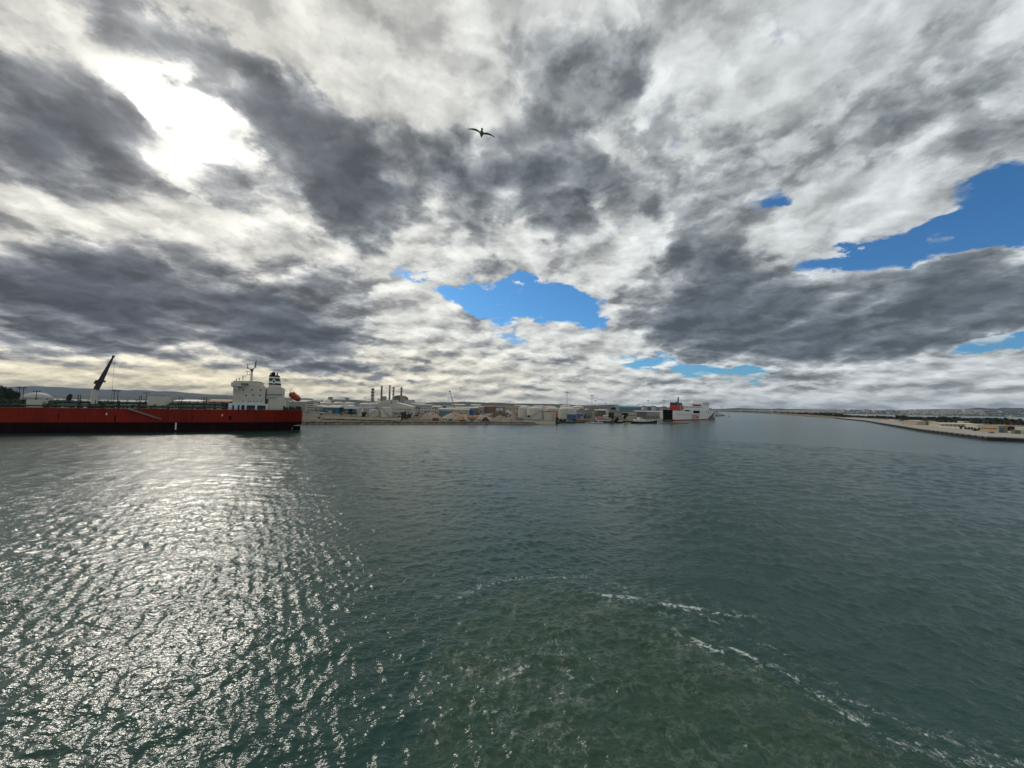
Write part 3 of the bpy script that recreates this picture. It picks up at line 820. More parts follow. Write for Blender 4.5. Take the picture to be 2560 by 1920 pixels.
# engine casing and funnel
I2 = 4.0
def casing(p0, p1, yt, zb, ins=I2, dep=20):
    a, b = sorted((ts(p0, ins), ts(p1, ins)))
    return (a, b, *yv(ins, ins+dep), zb, tz((p0+p1)/2, yt, ins))
mb = MB()
mb.box(*casing(671.5, 707.5, 998, 12.7, 2.0, 26)); z1 = tz(690, 998, 2.0)
mb.box(*casing(665.5, 704, 984.5, z1+.002, 3.0, 24)); z2 = tz(685, 984.5, 3.0)
mb.box(*casing(666, 705, 968.5, z2+.002, I2, 20)); z3 = tz(685, 968.5, I2)
cas = mb.build('engine_casing', M_SWHITE, tanker)
for py, p0, p1, ii in ((985, 664, 710, 2.6), (993.5, 668, 690, 1.9)):
    a, b = sorted((ts(p0, ii), ts(p1, ii))); z = tz(690, py, ii)
    MB().box(a, b, *yv(ii-.5, ii+.5), z-.12, z+.06).box(a, b, *yv(ii-.5, ii-.44), z+.9, z+.98).build('casing_walkway', M_STEEL, cas)
# funnel bands
I3 = 8.0
bands = [(962,958,'b'),(958,953,'w'),(953,945.5,'g'),(945.5,942,'w'),(942,938,'b')]
pL, pR0, pR1 = 669.3, 698.3, 693.5
def fx(py):
    t = (962-py)/(962-938); return pL+0.6*t, pR0+(pR1-pR0)*t
mb = MB(); fmats = [M_BLACK, M_WHITE, M_FGREEN, M_SWHITE]
def fslab(mb, py0, py1, mi):
    vs = []
    for py in (py0, py1):
        l, r = fx(py); z = tz(684, py, I3)
        a, b = ts(l, I3), ts(r, I3)
        for s, y in ((b, I3), (a, I3), (a, I3+9), (b, I3+9)): vs.append(Lc(s, y, z))
    mb.mat(mi).add(vs, [(0,3,2,1),(4,5,6,7),(0,1,5,4),(1,2,6,5),(2,3,7,6),(3,0,4,7)])
fslab(mb, 970, 962, 3)
for a, b, c in bands: fslab(mb, a, b, 'bwg'.index(c))
funnel = mb.build('funnel', fmats, tanker)
def fpt(px, py, off): return Lc(ts(px, I3), I3-off, tz(px, py, I3))
MB().add([fpt(682,945.5,.06), fpt(688,953.5,.06), fpt(682,961,.06), fpt(676,953.5,.06), fpt(682,945.5,-.05), fpt(688,953.5,-.05), fpt(682,961,-.05), fpt(676,953.5,-.05)], [(0,1,2,3),(4,7,6,5),(0,4,5,1),(1,5,6,2),(2,6,7,3),(3,7,4,0)]).build('funnel_emblem', M_WHITE, funnel)
MB().add([fpt(682,949,.10), fpt(685,953.5,.10), fpt(682,958,.10), fpt(679,953.5,.10), fpt(682,949,.05), fpt(685,953.5,.05), fpt(682,958,.05), fpt(679,953.5,.05)], [(0,1,2,3),(4,7,6,5),(0,4,5,1),(1,5,6,2),(2,6,7,3),(3,7,4,0)]).build('emblem_centre', M_FGREEN, funnel)
for px, py in ((672.5,931),(676.5,930),(679.5,928.5),(682,930.5),(688.5,931)):
    MB().tube(fpt(px, 938.5, -3), fpt(px, py, -3), .42, .38, 8).build('exhaust_pipe', M_BLACK, funnel)
# aft deck gear and free-fall lifeboat on its ramp
mb = MB()
for k in range(26):
    px = rnd.uniform(709, 754); ii = rnd.uniform(2, 14); s = ts(px, ii)
    mb.box(s-.5, s+.5, *yv(ii, ii+1), 12.8, 12.9+rnd.uniform(.6, 2.6))
mb.build('mooring_gear', M_DECKDARK, tanker)['kind'] = 'stuff'
il = 11
def lp(px, py, o=0): return Vector(Lc(ts(px, il+o), il+o, tz(px, py, il+o)))
p0, p1 = lp(724, 985), lp(749, 1001)
ax = (p1-p0); Lb = ax.length; ax.normalize()
upv = Vector((0, FL, 0)).cross(ax).normalized()
if upv.z < 0: upv = -upv
sd = ax.cross(upv)
mb = MB(); rings = []
for t, w, h0, h1 in ((-.10,.35,-.1,.5),(.0,1.0,-.7,1.1),(.15,1.35,-1.1,1.75),(.38,1.4,-1.2,1.6),(.7,1.4,-1.2,1.5),(.9,1.15,-.95,1.2),(1.02,.6,-.4,.7),(1.07,.15,0,.25)):
    c = p0+ax*(t*Lb); w, h0, h1 = w*1.35, h0*1.45, h1*1.5
    rings.append([c+sd*(w*math.cos(a))+upv*((h1 if math.sin(a) > 0 else -h0)*math.sin(a)) for a in [2*math.pi*k/12 for k in range(12)]])
for r in rings: mb.V += [tuple(v) for v in r]
for i in range(len(rings)-1):
    for k in range(12): mb.F.append((i*12+k, i*12+(k+1) % 12, (i+1)*12+(k+1) % 12, (i+1)*12+k)); mb.M.append(0)
mb.F += [tuple(range(11, -1, -1)), tuple((len(rings)-1)*12+k for k in range(12))]; mb.M += [0, 0]
boat = smooth_by_angle(mb.build('lifeboat', M_ORANGE, tanker), 40)
st_ = MB(); st_.beam(p0-sd*1.38*(1 if sd.dot(TN) > 0 else -1)+upv*.35, p1-sd*1.3*(1 if sd.dot(TN) > 0 else -1)+upv*.35, .12, .3); st_.build('boat_stripe', M_WHITE, boat)
mb = MB()
for o in (-1.9, 1.9):
    mb.beam(lp(716, 992, o)+Vector((0, 0, -2)), p1+sd*o-upv*1.5, .3)
    mb.beam(lp(722, 988, o), (lp(722, 1010, o).x, lp(722, 1010, o).y, 12.8), .3)
    mb.beam(lp(735, 996, o), (lp(714, 1010, o).x, lp(714, 1010, o).y, 12.8), .25)
    mb.beam(p0+upv*.2+sd*o, lp(726, 972, o), .22); mb.beam(lp(726, 972, o), lp(745, 992, o), .18)
    mb.beam(lp(707.5, 986, o), lp(720, 984.5, o), .2); mb.beam(lp(704, 1000, o), lp(720, 987, o), .2)
mb.beam(lp(726, 972, -1.9), lp(726, 972, 1.9), .2)
mb.build('lifeboat_davit', M_SWHITE, tanker)
mb = MB(); s = ts(709.5, 3); mb.tube(Lc(s, 3, tz(709, 986, 3)), Lc(s, 3, tz(709, 977, 3)), .14, n=6); mb.build('stern_light', M_BLACK, tanker)

# ---- the ferry: stern with its open ramp door towards the camera, side running away to the right
f0 = col(1690, 600, 0); f1 = col(1785, 720, 0)
fa = math.atan2(f1.y-f0.y, f1.x-f0.x)
ferry = empty('ferry_ship', f0, fa, 'white car ferry with red funnel and black open stern door', 'ship')
FLEN = (f1-f0).length; FB = 26.0
FD = (f1-f0).normalized()
def fz(px, py):
    # height on the near side
    o = f0; d = at(px, 1000, 1.0)-CAMP
    det = FD.x*(-d.y)+FD.y*d.x
    k = ((-o.x)*(-d.y)-(-o.y)*(-d.x))/det
    return (o+FD*k).y, k
def fs(px): return fz(px, 0)[1]
def fh(px, py): return at(px, py, fz(px, py)[0]).z
M_FWHITE = mat('ferry_white', (.70,.71,.69), .4, 0, .07, .12, (.45,.40,.33,.18), .4, True)
M_FRED = mat('ferry_red', (.35,.030,.025), .45, 0, .12, .3)
M_NAVY = mat('navy_paint', (.014,.020,.055), .4, 0, .25, .3)
zd = fh(1720, 1027)
FP = Vector((-FD.y, FD.x, 0))
kb = FLEN
while True:
    q = f0+FD*kb+FP*(FB/2)+Vector((0, 0, zd))-CAMP
    if 1280+FPX*q.dot(c_r)/q.dot(c_f) > 1787 or kb > 2*FLEN: break
    kb += 1
fst = [(0,13,12.3,-2,zd),(8,13,12.8,-2,zd),(FLEN*.80,13,12.8,-2,zd),(FLEN*.80+(kb-FLEN*.80)*.35,12.2,8.5,-2,zd),(FLEN*.80+(kb-FLEN*.80)*.7,7.5,3,-2,zd+.3),(kb,.5,.2,-2,zd+.6)]
fh_ = hull_obj('hull', fst, 2.2, [M_FRED, M_FWHITE, M_STEEL], ferry, 4); fh_.location = (0, FB/2, 0)
# navy bow panel following the flare
k1 = FLEN*.80+(kb-FLEN*.80)*.35; k2 = FLEN*.80+(kb-FLEN*.80)*.7
def bw_(st, z): return st[2]+(st[1]-st[2])*(z+2)/(st[4]+2)+.07
mb = MB()
za, zb_ = 2.25, zd-.6
prev = None
for i_, (k_, st_) in enumerate(((FLEN*.82, None), (k1, fst[3]), (k2, fst[4]), (kb-.3, fst[5]))):
    if st_ is None: st_ = fst[2]
    top = za+.3+(zb_-za)*min(1, [0, .45, .95, 1.0][i_])
    cur = [(k_, -bw_(st_, za), za), (k_, -bw_(st_, top), top), (k_, bw_(st_, top), top), (k_, bw_(st_, za), za)]
    if prev: mb.add(prev+cur, [(0,4,5,1),(1,5,6,2),(2,6,7,3)])
    prev = cur
o = mb.build('bow_panel', M_NAVY, ferry); o.location = (0, FB/2, 0)
zg = fh(1760, 1036.5); MB().box(FLEN*.02, FLEN*.60, -.06, 0.02, zg-.25, zg+.25).build('side_stripe', M_FRED, ferry)
# open stern: flat black panel, its colour standing for the dark inside
MB().box(-.10, -.02, 5.2, 20.6, 1.2, zd-.6).box(-.5, .02, 5.0, 20.8, zd-.6, zd+1.0).build('stern_dark_panel', M_BLACK, ferry)
MB().box(-9.0, -.1, 5.6, 20.2, .7, 1.1).build('stern_ramp', M_STEEL, ferry)
# upper works
def fbox(nm, p0, p1, yt, zb, y0, y1, m, parent=ferry):
    z1 = fh((p0+p1)/2, yt)
    return MB().box(fs(p0), fs(p1), y0, y1, zb, z1).build(nm, m, parent), z1
d1, zu1 = fbox('upper_deck', 1709, 1776, 1024.5, zd, .3, FB-.3, M_FWHITE)
d2, zu2 = fbox('passenger_deck', 1713, 1774, 1015.5, zu1, 1.2, FB-1.2, M_FWHITE)
d3, zu3 = fbox('sun_deck', 1731, 1775, 1009.5, zu2, 2.0, FB-2.0, M_FWHITE)
d4, zu4 = fbox('wheelhouse', 1760, 1775.5, 1006, zu3, 1.0, FB-1, M_FWHITE)
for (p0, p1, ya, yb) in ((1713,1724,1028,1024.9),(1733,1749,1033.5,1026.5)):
    MB().box(fs(p0), fs(p1), -.05, .35, fh((p0+p1)/2, ya), fh((p0+p1)/2, yb)).build('side_dark_panel', M_BLACK, d1)  # solid black slabs, coloured for the dark inside the openings
for px in (1766.5, 1771.5):
    for py in (1028, 1032.3):
        s_ = fs(px); z_ = fh(px, py); MB().box(s_-1.0, s_+1.0, -.05, .35, z_-.9, z_+.9).build('window', M_GLASS, d1)
for k in range(12):
    s_ = fs(1716)+k*6.4; z_ = fh(1745, 1018.6)
    if s_ < fs(1773): MB().box(s_, s_+3.4, 1.14, 1.25, z_-.6, z_+.6).build('window', M_GLASS, d2)
z_ = fh(1766, 1007.2); MB().box(fs(1758), fs(1775), .94, 1.05, z_-.55, z_+.55).build('wheelhouse_window', M_GLASS, d4)
# lifeboats along the boat deck
for px in (1738, 1744.5, 1751):
    s_ = fs(px); z_ = fh(px, 1013)
    o = MB().lathe([(.05,-4.2),(.9,-3.6),(1.5,-2),(1.6,0),(1.5,2),(.9,3.6),(.05,4.2)], 10).build('lifeboat', M_ORANGE, ferry, True)
    o.rotation_euler = (0, math.pi/2, 0); o.location = (s_, .9, z_)
# red funnel with dark top and tall pipe
yF = 9.0
s0_, s1_ = fs(1699), fs(1716); zf0, zf1 = zd, fh(1706, 1012.5)
mb = MB(); mb.extrude_xz([(s0_, zf0), (s1_, zf0), (s1_-6.5, zf1), (s0_+1.0, zf1)], 4, 16)
fun = mb.build('funnel', M_FRED, ferry)
MB().extrude_xz([(s0_+1.0, zf1+.002), (s1_-6.5, zf1+.002), (s1_-7.5, zf1+3.6), (s0_+1.4, zf1+3.6)], 4.2, 15.8).build('funnel_cap', M_NAVY, fun)
MB().tube((fs(1707.5), 8, zf1+3.4), (fs(1708.5), 8, fh(1708, 992.5)), 1.1, .9, 8).build('exhaust_pipe', M_BLACK, fun)
for k in range(3): MB().tube((fs(1701.5)+k*3, 8, zf1+3.4), (fs(1701.5)+k*3, 8, zf1+4.6), .5, n=8).build('vent_pipe', M_BLACK, fun)
sc_ = fs(1707.5)
mb = MB()
for a in range(9):
    t0, t1 = math.pi*.35+a*.42, math.pi*.35+(a+1)*.42
    zc_ = (zf0+zf1)/2+.6
    mb.add([(sc_+2.2*math.cos(t0), 3.93, zc_+3.2*math.sin(t0)), (sc_+2.2*math.cos(t1), 3.93, zc_+3.2*math.sin(t1)), (sc_+.4+1.3*math.cos(t1), 3.93, zc_+2.3*math.sin(t1)), (sc_+.4+1.3*math.cos(t0), 3.93, zc_+2.3*math.sin(t0)),
            (sc_+2.2*math.cos(t0), 4.03, zc_+3.2*math.sin(t0)), (sc_+2.2*math.cos(t1), 4.03, zc_+3.2*math.sin(t1)), (sc_+.4+1.3*math.cos(t1), 4.03, zc_+2.3*math.sin(t1)), (sc_+.4+1.3*math.cos(t0), 4.03, zc_+2.3*math.sin(t0))], [(0,1,2,3),(7,6,5,4),(0,4,5,1),(2,6,7,3)])
mb.build('funnel_emblem', M_WHITE, fun)
# mast and domes
mb = MB(); sm_ = fs(1748.5); mb.tube((sm_, 12, zu3), (sm_, 12, fh(1748, 995)), .6, .25, 6); mb.beam((sm_-2.5, 12, fh(1748, 1000)), (sm_+2.5, 12, fh(1748, 1000)), .4)
mb.extrude_xz([(sm_-6, zu3), (sm_+5, zu3), (sm_+1.2, fh(1748, 1002)), (sm_-1.2, fh(1748, 1002))], 9, 15)
mb.build('signal_mast', M_FWHITE, ferry)
for px in (1738, 1754): MB().lathe([(.2,-.2),(1.1,.4),(1.4,1.4),(1.1,2.4),(.15,2.8)], 10, (fs(px), 10, zu3)).build('radome', M_FWHITE, ferry, True)
# company lettering on the hull side
def lettering(txt, size, loc, rot, m, parent, name='lettering', extr=.04, sx=1.0):
    cu = bpy.data.curves.new(name, 'FONT'); cu.body = txt; cu.size = size; cu.extrude = extr; cu.align_x = 'LEFT'
    cu.offset = size*0.012
    tmp = bpy.data.objects.new(name, cu); COL.objects.link(tmp)
    dg = bpy.context.evaluated_depsgraph_get()
    me = bpy.data.meshes.new_from_object(tmp.evaluated_get(dg))
    bpy.data.objects.remove(tmp)
    o = link_mesh(name, me, m, parent); o.location = loc; o.rotation_euler = rot; o.scale = (sx, 1, 1)
    return o
tw = fs(1747.5)-fs(1728.5); hgt = fh(1738, 1037.5)-fh(1738, 1046.5)
lt = lettering('COTUNAV', hgt*1.38, (fs(1728.5), -.55, fh(1738, 1046.5)), (math.pi/2, 0, 0), M_FRED, ferry)
wx = max(v.co.x for v in lt.data.vertices); lt.scale = (tw/wx, 1, 1)

# ---- harbour tug
t0_, t1_ = col(1576.5, 468, 0), col(1648, 480, 0)
tang = math.atan2(t1_.y-t0_.y, t1_.x-t0_.x); TL = (t1_-t0_).length
tug = empty('tugboat', t0_, tang, 'small black-hulled workboat with white wheelhouse moored before the quay', 'boat')
M_HULLB = mat('tug_black', (.010,.011,.012), .5, 0, .4, .4, (.05,.03,.02,.4))
h = hull_obj('hull', [(0,2.6,1.6,-.8,2.9),(1.5,3.6,2.8,-.8,2.7),(TL*.4,4.1,3.9,-.8,2.2),(TL*.65,4.1,3.7,-.8,2.5),(TL*.85,3,2,-.8,3.5),(TL*.97,1,.4,-.8,4.5),(TL,.15,.1,-.8,4.7)], .3, [M_RUST, M_HULLB, M_STEEL], tug); h.location = (0, 4.2, 0)
MB().box(8, 22, 1.6, 6.6, 2.0, 4.9).build('deckhouse', M_FWHITE, tug)
MB().box(13.5, 18, 1.9, 6.3, 4.902, 7.2).box(13.2, 18.3, 1.7, 6.5, 7.202, 7.45).build('wheelhouse', M_FWHITE, tug)
MB().box(13.9, 17.6, 1.84, 1.95, 5.9, 6.8).build('wheelhouse_window', M_GLASS, tug)
for k in range(4): MB().box(9+k*2.8, 10.2+k*2.8, 1.54, 1.65, 3.4, 4.2).build('window', M_GLASS, tug)
MB().tube((12, 4, 4.8), (12, 4, 11.5), .18, .1, 6).beam((10.8, 4, 9.8), (13.2, 4, 9.8), .14).build('signal_mast', M_STEEL, tug)
MB().tube((9.4, 4, 4.8), (9.2, 4, 7.6), .55, .5, 8).build('funnel', mat('tug_yellow', (.35,.22,.05), .5), tug)
for k in range(9): MB().tube((3+k*2.7, .12, 1.9), (3+k*2.7, -.12, 1.9), .55, n=10).build('tyre_fender', M_BLACK, tug)
# ------------------------------------------------------------------ the yards, tanks and sheds behind the shore
C = {
 'white': mat('wall_white', (.53,.52,.48), .7, 0, .12, .15, (.40,.35,.28,.35)),
 'cream': mat('wall_cream', (.56,.50,.38), .75, 0, .12, .15, (.38,.32,.23,.35)),
 'beige': mat('wall_beige', (.45,.39,.30), .8, 0, .14, .15, (.30,.25,.18,.35)),
 'grey': mat('wall_grey', (.30,.30,.29), .8, 0, .16, .15, (.18,.17,.15,.35)),
 'dgrey': mat('wall_dark_grey', (.15,.15,.15), .8, 0, .2, .2),
 'brown': mat('wall_brown', (.22,.16,.11), .85, 0, .2, .2),
 'pink': mat('wall_pink', (.46,.33,.27), .8, 0, .12, .2),
 'ochre': mat('wall_ochre', (.42,.32,.20), .8, 0, .14, .2),
 'olive': mat('wall_olive', (.24,.20,.11), .8, 0, .15, .2),
 'blue': mat('paint_blue', (.030,.13,.27), .5, 0, .18, .2),
 'bluer': mat('roof_blue', (.06,.14,.26), .55, 0, .18, .2),
 'teal': mat('wall_teal', (.11,.22,.26), .6, 0, .12, .1),
 'cyan': mat('paint_cyan', (.14,.38,.42), .5, 0, .1, .2),
 'red': mat('paint_red', (.30,.045,.03), .6, 0, .2, .2),
 'orange': mat('roof_orange', (.36,.13,.05), .7, 0, .2, .3),
 'tile': mat('roof_tile', (.28,.11,.07), .8, 0, .2, .4),
 'tank': mat('tank_white', (.54,.53,.49), .5, 0, .07, .1, (.42,.36,.28,.28), .35, True),
 'tankc': mat('tank_cream', (.50,.46,.36), .5, 0, .08, .1, (.42,.35,.25,.3), .35, True),
 'roofw': mat('roof_white', (.56,.54,.48), .6, 0, .1, .15),
 'roofg': mat('roof_grey', (.36,.36,.34), .65, 0, .15, .15),
 'yellow': mat('paint_yellow', (.50,.29,.03), .5, 0, .15, .5),
 'steel': M_STEEL, 'black': M_BLACK, 'glass': M_GLASS, 'rust': M_RUST,
 'green': mat('paint_green', (.13,.17,.10), .6, 0, .2, .3),
}
GZ = 2.0
def spanx(px0, px1, Y, z=GZ):
    a, b = col(px0, Y, z), col(px1, Y, z); return a.x, b.x
def ztop(px, py, Y): return at(px, py, Y).z
def building(name, label, cat, px0, px1, ytop, Y, L, wall, roof, kind='flat', yeave=None, wins=0, rows=1, doors=0, group=None, doorc='dgrey', base=GZ, wfrac=.5):
    """front wall faces the water; L is its depth"""
    x0, x1 = spanx(px0, px1, Y, base); cx = (x0+x1)/2; w = x1-x0
    H = ztop((px0+px1)/2, ytop, Y)-base
    E = H if yeave is None else ztop((px0+px1)/2, yeave, Y)-base
    r = empty(name, (cx, Y, base), 0, label, cat, group)
    hw = w/2
    if kind == 'flat':
        MB().box(-hw, hw, 0, L, -.5, H-.25).build('wall', C[wall], r)
        MB().box(-hw-.2, hw+.2, -.2, L+.2, H-.248, H).build('roof', C[roof], r)
        E = H-.25
    else:
        wl = MB().box(-hw, hw, 0, L, -.5, E)
        if kind == 'gable_y':           # gable towards the water
            wl.extrude_xz([(-hw, E+.001), (hw, E+.001), (0, H-.15)], 0, L)
            wl.build('wall', C[wall], r)
            t = .22
            MB().extrude_xz([(-hw-.5, E-.1), (0, H-.1), (hw+.5, E-.1), (hw+.5, E-.1+t), (0, H-.1+t), (-hw-.5, E-.1+t)], -.6, L+.6).build('roof', C[roof], r)
        elif kind == 'gable_x':
            wl.build('wall', C[wall], r)
            MB().gable(-hw, hw, 0, L, E+.002, H-E, .5).build('roof', C[roof], r)
        elif kind == 'barrel':
            wl.build('wall', C[wall], r)
            pts = [(-hw-.3, E+.002), (hw+.3, E+.002)] + [((hw+.3)*math.cos(math.pi*k/12), E+.01+(H-E)*math.sin(math.pi*k/12)) for k in range(13)]
            MB().extrude_xz(pts, -.3, L+.3).build('roof', C[roof], r, True)
        elif kind == 'barrel_x':
            wl.build('wall', C[wall], r)
            MB().barrel(-hw-.3, hw+.3, -.3, L+.3, E+.002, H-E).build('roof', C[roof], r)
    for k in range(wins):
        for j in range(rows):
            c = -hw+w*(k+.5)/wins; ww = w/wins*wfrac/2
            zc = E*(j+.62)/rows if rows > 1 else E*.6
            hh = min(.75, E/rows*.28)
            MB().box(c-ww, c+ww, -.06, .05, zc-hh, zc+hh).build('window', C['glass'], r)
    for k in range(doors):
        c = -hw+w*(k+.5)/doors; ww = min(2.2, w/doors*.3)
        MB().box(c-ww, c+ww, -.07, .05, .02, min(4.2, E*.7)).build('door', C[doorc], r)
    return r

def tank(name, label, px0, px1, ytop, Y, body, roof, dome=0.06, stair=0, yeave=None, group=None, cone=False):
    x0, x1 = spanx(px0, px1, Y); rad = (x1-x0)/2; cx = (x0+x1)/2
    H = ztop((px0+px1)/2, ytop, Y)-GZ
    E = H if yeave is None else ztop((px0+px1)/2, yeave, Y)-GZ
    r = empty(name, (cx, Y+rad, GZ), 0, label, 'tank', group)
    mb = MB().lathe([(rad, -.5), (rad, E)], 36)
    smooth_by_angle(mb.build('shell', C[body], r))
    rise = max(H-E, .3)
    if cone: prof = [(rad+.05, E+.002), (rad*.03, E+rise)]
    else: prof = [((rad+.05)*math.cos(a), E+.002+rise*math.sin(a)) for a in [math.pi/2*k/8 for k in range(8)]] + [(rad*.02, E+rise)]
    smooth_by_angle(MB().lathe(prof, 36).build('roof', C[roof], r))
    rb = MB()
    for k in range(24):
        a0_, a1_ = 2*math.pi*k/24, 2*math.pi*(k+1)/24
        for dz in (.55, 1.05):
            rb.beam((rad*.985*math.cos(a0_), rad*.985*math.sin(a0_), E+dz), (rad*.985*math.cos(a1_), rad*.985*math.sin(a1_), E+dz), .06)
        rb.beam((rad*.985*math.cos(a0_), rad*.985*math.sin(a0_), E), (rad*.985*math.cos(a0_), rad*.985*math.sin(a0_), E+1.05), .06)
    rb.build('railing', C['steel'], r)
    if stair:
        sb = MB(); n = 26
        a_s = R(-90-62*stair); a_e = R(-90+50*stair)
        pts = []
        for k in range(n+1):
            a = a_s+(a_e-a_s)*k/n
            pts.append(Vector(((rad+.45)*math.cos(a), (rad+.45)*math.sin(a), .2+(E-.2)*k/n)))
        for p, q in zip(pts, pts[1:]):
            sb.beam(p, q, .55, .3); sb.beam(p+Vector((0, 0, 1)), q+Vector((0, 0, 1)), .07)
        sb.build('spiral_stair', C['roofg'], r)
    return r

def chimney(label, pxc, wpx, ytop, Y, bands, bodyc, pair=False):
    """red and white banded stack; bands = list of (fraction from the top, colour) """
    x = col(pxc, Y).x; rad = wpx/2*Y/FPX
    H = ztop(pxc, ytop, Y)-GZ
    r = empty('chimney', (x, Y, GZ), 0, label, 'chimney', 'power station chimneys')
    offs = (-rad*.52, rad*.52) if pair else (0,)
    if pair: rad *= .5
    for o in offs:
        prev = 0.0
        rr = lambda f: rad*(1.0+.12*f)
        for f0, f1, c in bands:
            smooth_by_angle(MB().lathe([(rr(f1), H*(1-f1)), (rr(f0), H*(1-f0)-.01)], 20, (o, 0, 0)).build('stack_band' if c != bodyc else 'stack', C[c], r))
        MB().lathe([(rad*1.12, H-.01), (rad*1.12, H+1.5)], 20, (o, 0, 0)).build('stack_rim', C['dgrey'], r)
    return r

def lmast(label, px, ytop, Y, n=6, group='tall floodlight masts in the port', base=GZ, w=.32):
    x = col(px, Y).x; H = ztop(px, ytop, Y)-base
    r = empty('light_mast', (x, Y, base), 0, label, 'light mast', group)
    MB().tube((0, 0, 0), (0, 0, H), w, w*.5, 8).build('pole', C['steel'], r)
    MB().lathe([(1.5, H-1.0), (1.7, H-.8), (1.5, H-.6)], 10).build('head_ring', C['steel'], r)
    for k in range(n):
        a = 2*math.pi*k/n
        MB().cbox((2.0*math.cos(a), 2.0*math.sin(a), H-.5), (.9, .9, .8), a).build('floodlight', C['dgrey'], r)
    return r
def pylon(label, px, ytop, Y, group='thin masts rising over the port town'):
    x = col(px, Y).x; H = ztop(px, ytop, Y)-GZ
    k = Y/FPX*.42
    r = empty('lattice_mast', (x, Y, GZ), 0, label, 'mast', group)
    MB().tube((0, 0, 0), (0, 0, H), k, k*.5, 5).build('pole', C['steel'], r)
    MB().beam((-k*5, 0, H*.93), (k*5, 0, H*.93), k*.9).build('crossarm', C['steel'], r)
    return r

# trees: tapered trunk, limbs and a crown of leaf clumps
M_BARK = mat('bark', (.075,.055,.040), .9, 0, .3, 1.2)
M_LEAF = mat('leaf_dark', (.030,.045,.022), .8, 0, .55, .5)
M_LEAF2 = mat('leaf_olive', (.070,.075,.030), .8, 0, .5, .5)
M_LEAF3 = mat('leaf_brown', (.085,.070,.035), .85, 0, .45, .4)
def crown_mesh(name, seed, sx, sy, sz, zc, n=520, leaf=.55, lobes=9, gap=.55):
    rnd = random.Random(seed); mb = MB()
    cl = []
    for k in range(lobes):
        a = rnd.uniform(0, 2*math.pi); rr = rnd.uniform(.15, .75)
        cl.append((rr*math.cos(a), rr*math.sin(a), rnd.uniform(-.75, .8), rnd.uniform(.28, .5)))
    for k in range(n):
        c = rnd.choice(cl)
        d = Vector((rnd.gauss(0, 1), rnd.gauss(0, 1), rnd.gauss(0, 1))).normalized()
        q = c[3]*(rnd.uniform(.55, 1.0))
        p = Vector(((c[0]+d.x*q)*sx, (c[1]+d.y*q)*sy, zc+(c[2]+d.z*q)*sz))
        u = Vector((rnd.gauss(0, 1), rnd.gauss(0, 1), rnd.gauss(0, .7))).normalized(); v = u.orthogonal().normalized()
        s = leaf*rnd.uniform(.6, 1.4)
        mb.add([p+u*s, p+v*s*.8, p-u*s, p-v*s*.8], [(0,1,2,3)])
    return mb.mesh(name)
CROWN = {
 'round': [crown_mesh('crown', 20+i, 3.2, 3.2, 2.6, 4.9) for i in range(3)],
 'bush': [crown_mesh('crown', 30+i, 3.0, 2.2, 1.35, 1.5, 420, .5) for i in range(3)],
 'tall': [crown_mesh('crown', 40+i, 2.1, 2.1, 4.2, 5.6, 520, .55) for i in range(2)],
 'clump': [crown_mesh('crown', 50+i, 6.5, 3.2, 2.5, 3.2, 800, .75, 16) for i in range(3)],
}
def trunk_mesh(kind, seed):
    rnd = random.Random(seed); mb = MB()
    h = {'round': 4.6, 'bush': 1.3, 'tall': 6.0, 'clump': 3.0}[kind]
    mb.tube((0, 0, -.3), (0, 0, h*.55), .26, .18, 7).tube((0, 0, h*.55), (.1, 0, h), .18, .07, 6)
    for k in range(5):
        a = rnd.uniform(0, 6.3); z = h*rnd.uniform(.4, .8)
        mb.tube((0, 0, z), (math.cos(a)*1.5, math.sin(a)*1.5, z+rnd.uniform(.6, 1.4)), .09, .03, 5)
    return mb.mesh('trunk')
TRUNK = {k: trunk_mesh(k, i) for i, k in enumerate(CROWN)}
LEAVES = {}
def tree(name, label, px, ytop, Y, kind='round', leaf=None, wpx=None, group=None, cat='tree', seed=0, base=GZ, x=None):
    leaf = leaf or M_LEAF
    X = col(px, Y, base).x
    H = ztop(px, ytop, Y)-base
    h0 = {'round': 7.6, 'bush': 2.9, 'tall': 10.0, 'clump': 5.7}[kind]; w0 = {'round': 6.4, 'bush': 6.0, 'tall': 4.2, 'clump': 13.0}[kind]
    sz = H/h0; sx = (wpx*Y/FPX/w0) if wpx else sz
    r = empty(name, (X, Y, base), 0, label, cat, group)
    r.scale = (sx, max(.4, min(sx, sz*1.2)), sz)
    key = (kind, seed % len(CROWN[kind]), leaf.name)
    if key not in LEAVES:
        me = CROWN[kind][key[1]].copy(); me.name = 'crown'; me.materials.append(leaf); LEAVES[key] = me
    if not TRUNK[kind].materials: TRUNK[kind].materials.append(M_BARK)
    c = bpy.data.objects.new('crown', LEAVES[key]); COL.objects.link(c); c.parent = r; c.rotation_euler = (0, 0, seed*1.7 if kind in ('round', 'tall') else 0)
    t = bpy.data.objects.new('trunk', TRUNK[kind]); COL.objects.link(t); t.parent = r
    return r
